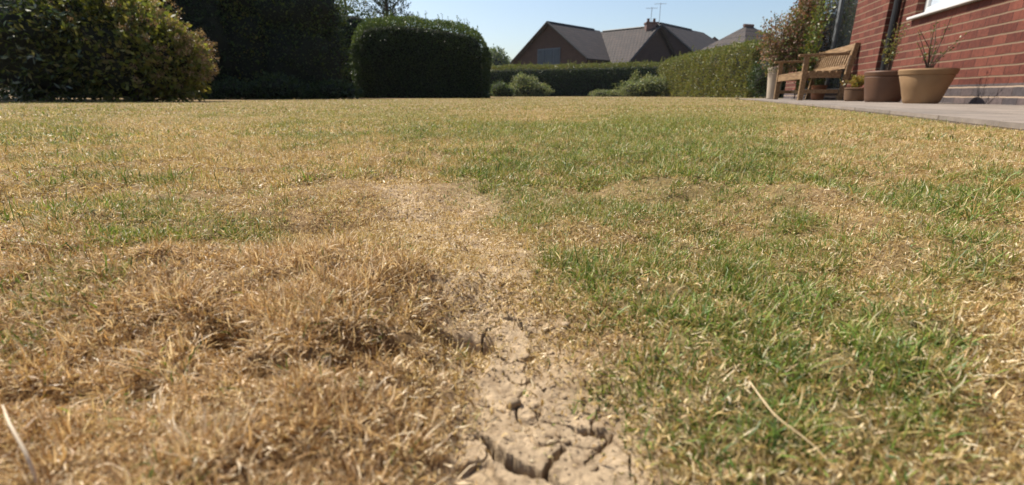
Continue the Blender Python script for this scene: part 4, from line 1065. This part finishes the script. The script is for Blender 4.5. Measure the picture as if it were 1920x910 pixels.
def stemmy(name, loc, z0, nst, hmin, hmax, spread, leafn, size, pal, label, cat='plant', leafz=.3, rad=.003, bias=(0, 0), head=None):
    root = empty(name, (loc[0], loc[1], z0)); tag(root, label, cat)
    sm = MB(); rs = []
    for k in range(nst):
        a = random.uniform(0, 6.28); s_ = random.uniform(.2, 1) * spread; h_ = random.uniform(hmin, hmax)
        e = Vector((math.cos(a) * s_ + bias[0] * h_, math.sin(a) * s_ + bias[1] * h_, h_)); m1 = Vector((e.x * .35 + random.uniform(-.02, .02), e.y * .35 + random.uniform(-.02, .02), h_ * .55))
        sm.tube([(random.uniform(-.02, .02), random.uniform(-.02, .02), -.01), m1, e], [rad * 1.5, rad, rad * .4], 5)
        n = leafn; u = rng.uniform(leafz, 1.0, n)[:, None]
        P = np.where(u < .55, np.array(m1) * (u / .55), np.array(m1) + (np.array(e) - np.array(m1)) * ((u - .55) / .45)) + rng.normal(0, size * .45, (n, 3))
        rs.append(leaves(P, rng.normal(0, .6, (n, 3)), size, pickc(pal, n), aspect=.5))
    sm.build('stem', M['bark'], root, smooth=True)
    V, F, C = join(rs); mesh_np('foliage', V, F, M['leaf'], root, col=C)
    return root
stemmy('potted_plant', bl, PZ + .280 * .9, 10, .20, .42, .26, 15, .020, YELG + MIDG, 'sparse twiggy plant with few small leaves growing in the wide round pot', rad=.0035)
stemmy('potted_plant', dl, PZ + .30 * .9, 7, .25, .52, .13, 34, .026, YELG + [(.25, .19, .05)], 'thin yellowing plant growing in the dark pot against the downpipe', rad=.003)
stemmy('potted_plant', s2l, PZ + .15 * .88, 16, .08, .16, .17, 40, .028, [(.26, .20, .035), (.17, .17, .03), (.32, .20, .04)], 'low yellow orange plant in the low clay pot beside the bench', rad=.002)
stemmy('potted_plant', s1l, PZ + .20 * .88, 8, .05, .12, .09, 20, .025, MIDG, 'little green plant in the small clay pot under the bench', rad=.002)
# pinkish shrub in the tall pot
def pink_shrub():
    z0 = PZ + .53 * .88; root = empty('pinkish_shrub', (ppl[0], ppl[1], z0)); tag(root, 'loose pinkish brown and green shrub growing in the tall pale pot', 'shrub')
    pal = [(.28, .15, .11), (.34, .21, .15), (.17, .12, .06), (.12, .15, .04), (.16, .18, .06), (.22, .12, .08)]
    blobs = [((.08, 0, .28), (.36, .34, .36)), ((-.02, 0, .55), (.36, .32, .36)), ((.30, .05, .62), (.34, .32, .40)), ((.40, .10, .95), (.26, .26, .34)), ((.38, 0, .25), (.30, .28, .28))]
    rs = []
    for k, (c, rad) in enumerate(blobs):
        P, u = lump(c, rad, 1500, 80 + k, depth=.7, amp=.35, zmin=-.3); rs.append(leaves(P, u * .6, .042, pickc(pal, len(P)), aspect=.6))
    P, u = lump((.1, 0, .05), (.3, .28, .14), 700, 95, depth=.8, zmin=-.2); rs.append(leaves(P, u * .6, .035, pickc(YELG + MIDG, len(P)), aspect=.6))
    sm = MB()
    for k in range(34):
        c, rad = blobs[k % 5]; u = np.array([random.gauss(0, .6), random.gauss(0, .6), abs(random.gauss(.6, .5))]); u = u / np.linalg.norm(u) * random.uniform(.8, 1.45)
        e = np.array(c) + u * np.array(rad); sm.tube([(0, 0, -.02), tuple(e * .5 + np.array([0, 0, .05])), tuple(e)], [.008, .005, .002], 5)
        n = 14; uu = rng.uniform(.75, 1.02, n)[:, None]; rs.append(leaves(e * uu + rng.normal(0, .02, (n, 3)), rng.normal(0, 1, (n, 3)), .03, pickc(pal, n), aspect=.55))
    sm.build('stem', M['bark'], root, smooth=True)
    V, F, C = join(rs); mesh_np('foliage', V, F, M['leaf'], root, col=C)
pink_shrub()
# climber on the far pier
def climber():
    t_ = t_of(1505, P_L - .1); base = tp(t_, P_L - .12, PZ); root = empty('climbing_plant', base, ROT); tag(root, 'yellow green climbing plant against the brick pier by the tall patio window', 'climbing plant')
    rs = []; sm = MB()
    for k in range(18):
        x = random.uniform(-.75, .35); h_ = random.uniform(.7, 1.9); off_ = random.uniform(-.06, .12)
        pts = [(random.uniform(-.05, .05), 0, 0)] + [(x * u + .05 * math.sin(u * 7 + k), off_ * u, h_ * u) for u in (.25, .5, .75, 1.)]
        sm.tube(pts, [.010, .008, .006, .004, .002], 5)
        n = 170; u = rng.uniform(.2, 1.02, n); P = np.stack([x * u + .05 * np.sin(u * 7 + k), off_ * u, h_ * u], 1) + rng.normal(0, .05, (n, 3)) * np.array([1, .8, 1])
        P[:, 1] = np.maximum(P[:, 1], -.08)
        rs.append(leaves(P, np.tile([0, .5, 0], (n, 1)), .045, pickc(YELG + [(.14, .08, .04)] + MIDG, n), aspect=.65))
    sm.build('stem', M['bark'], root, smooth=True)
    V, F, C = join(rs); mesh_np('foliage', V, F, M['leaf'], root, col=C)
climber()
# bushes beyond the patio end
crown_tree('dark_bush', (at(1452, 14.5), 14.5, 0), [((0, 0, .6), (.75, .6, .7)), ((.6, .3, .8), (.8, .6, .9))], 'dark green bush past the end of the patio, behind the tall pale pot', DARKG, .06, 1100, .04, core=.8, cat='bush', limbs=4, tname='stem')
hb = MB(); hb.box(-300, 300, -300, 300, -1.0, 9.5)
hm = bpy.data.materials.new('haze_air'); hm.use_nodes = True; hn = hm.node_tree; hn.nodes.remove(hn.nodes['Principled BSDF'])
pvn = hn.nodes.new('ShaderNodeVolumePrincipled'); pvn.inputs['Color'].default_value = (.80, .90, 1.0, 1); pvn.inputs['Density'].default_value = .0003
hn.links.new(pvn.outputs[0], hn.nodes['Material Output'].inputs['Volume'])
hz_o = hb.build('haze', hm); tag(hz_o, 'thin bright summer haze in the air over the garden', 'haze', kind='stuff')
print('verts', sum(len(o.data.vertices) for o in sc.objects if o.type == 'MESH'))
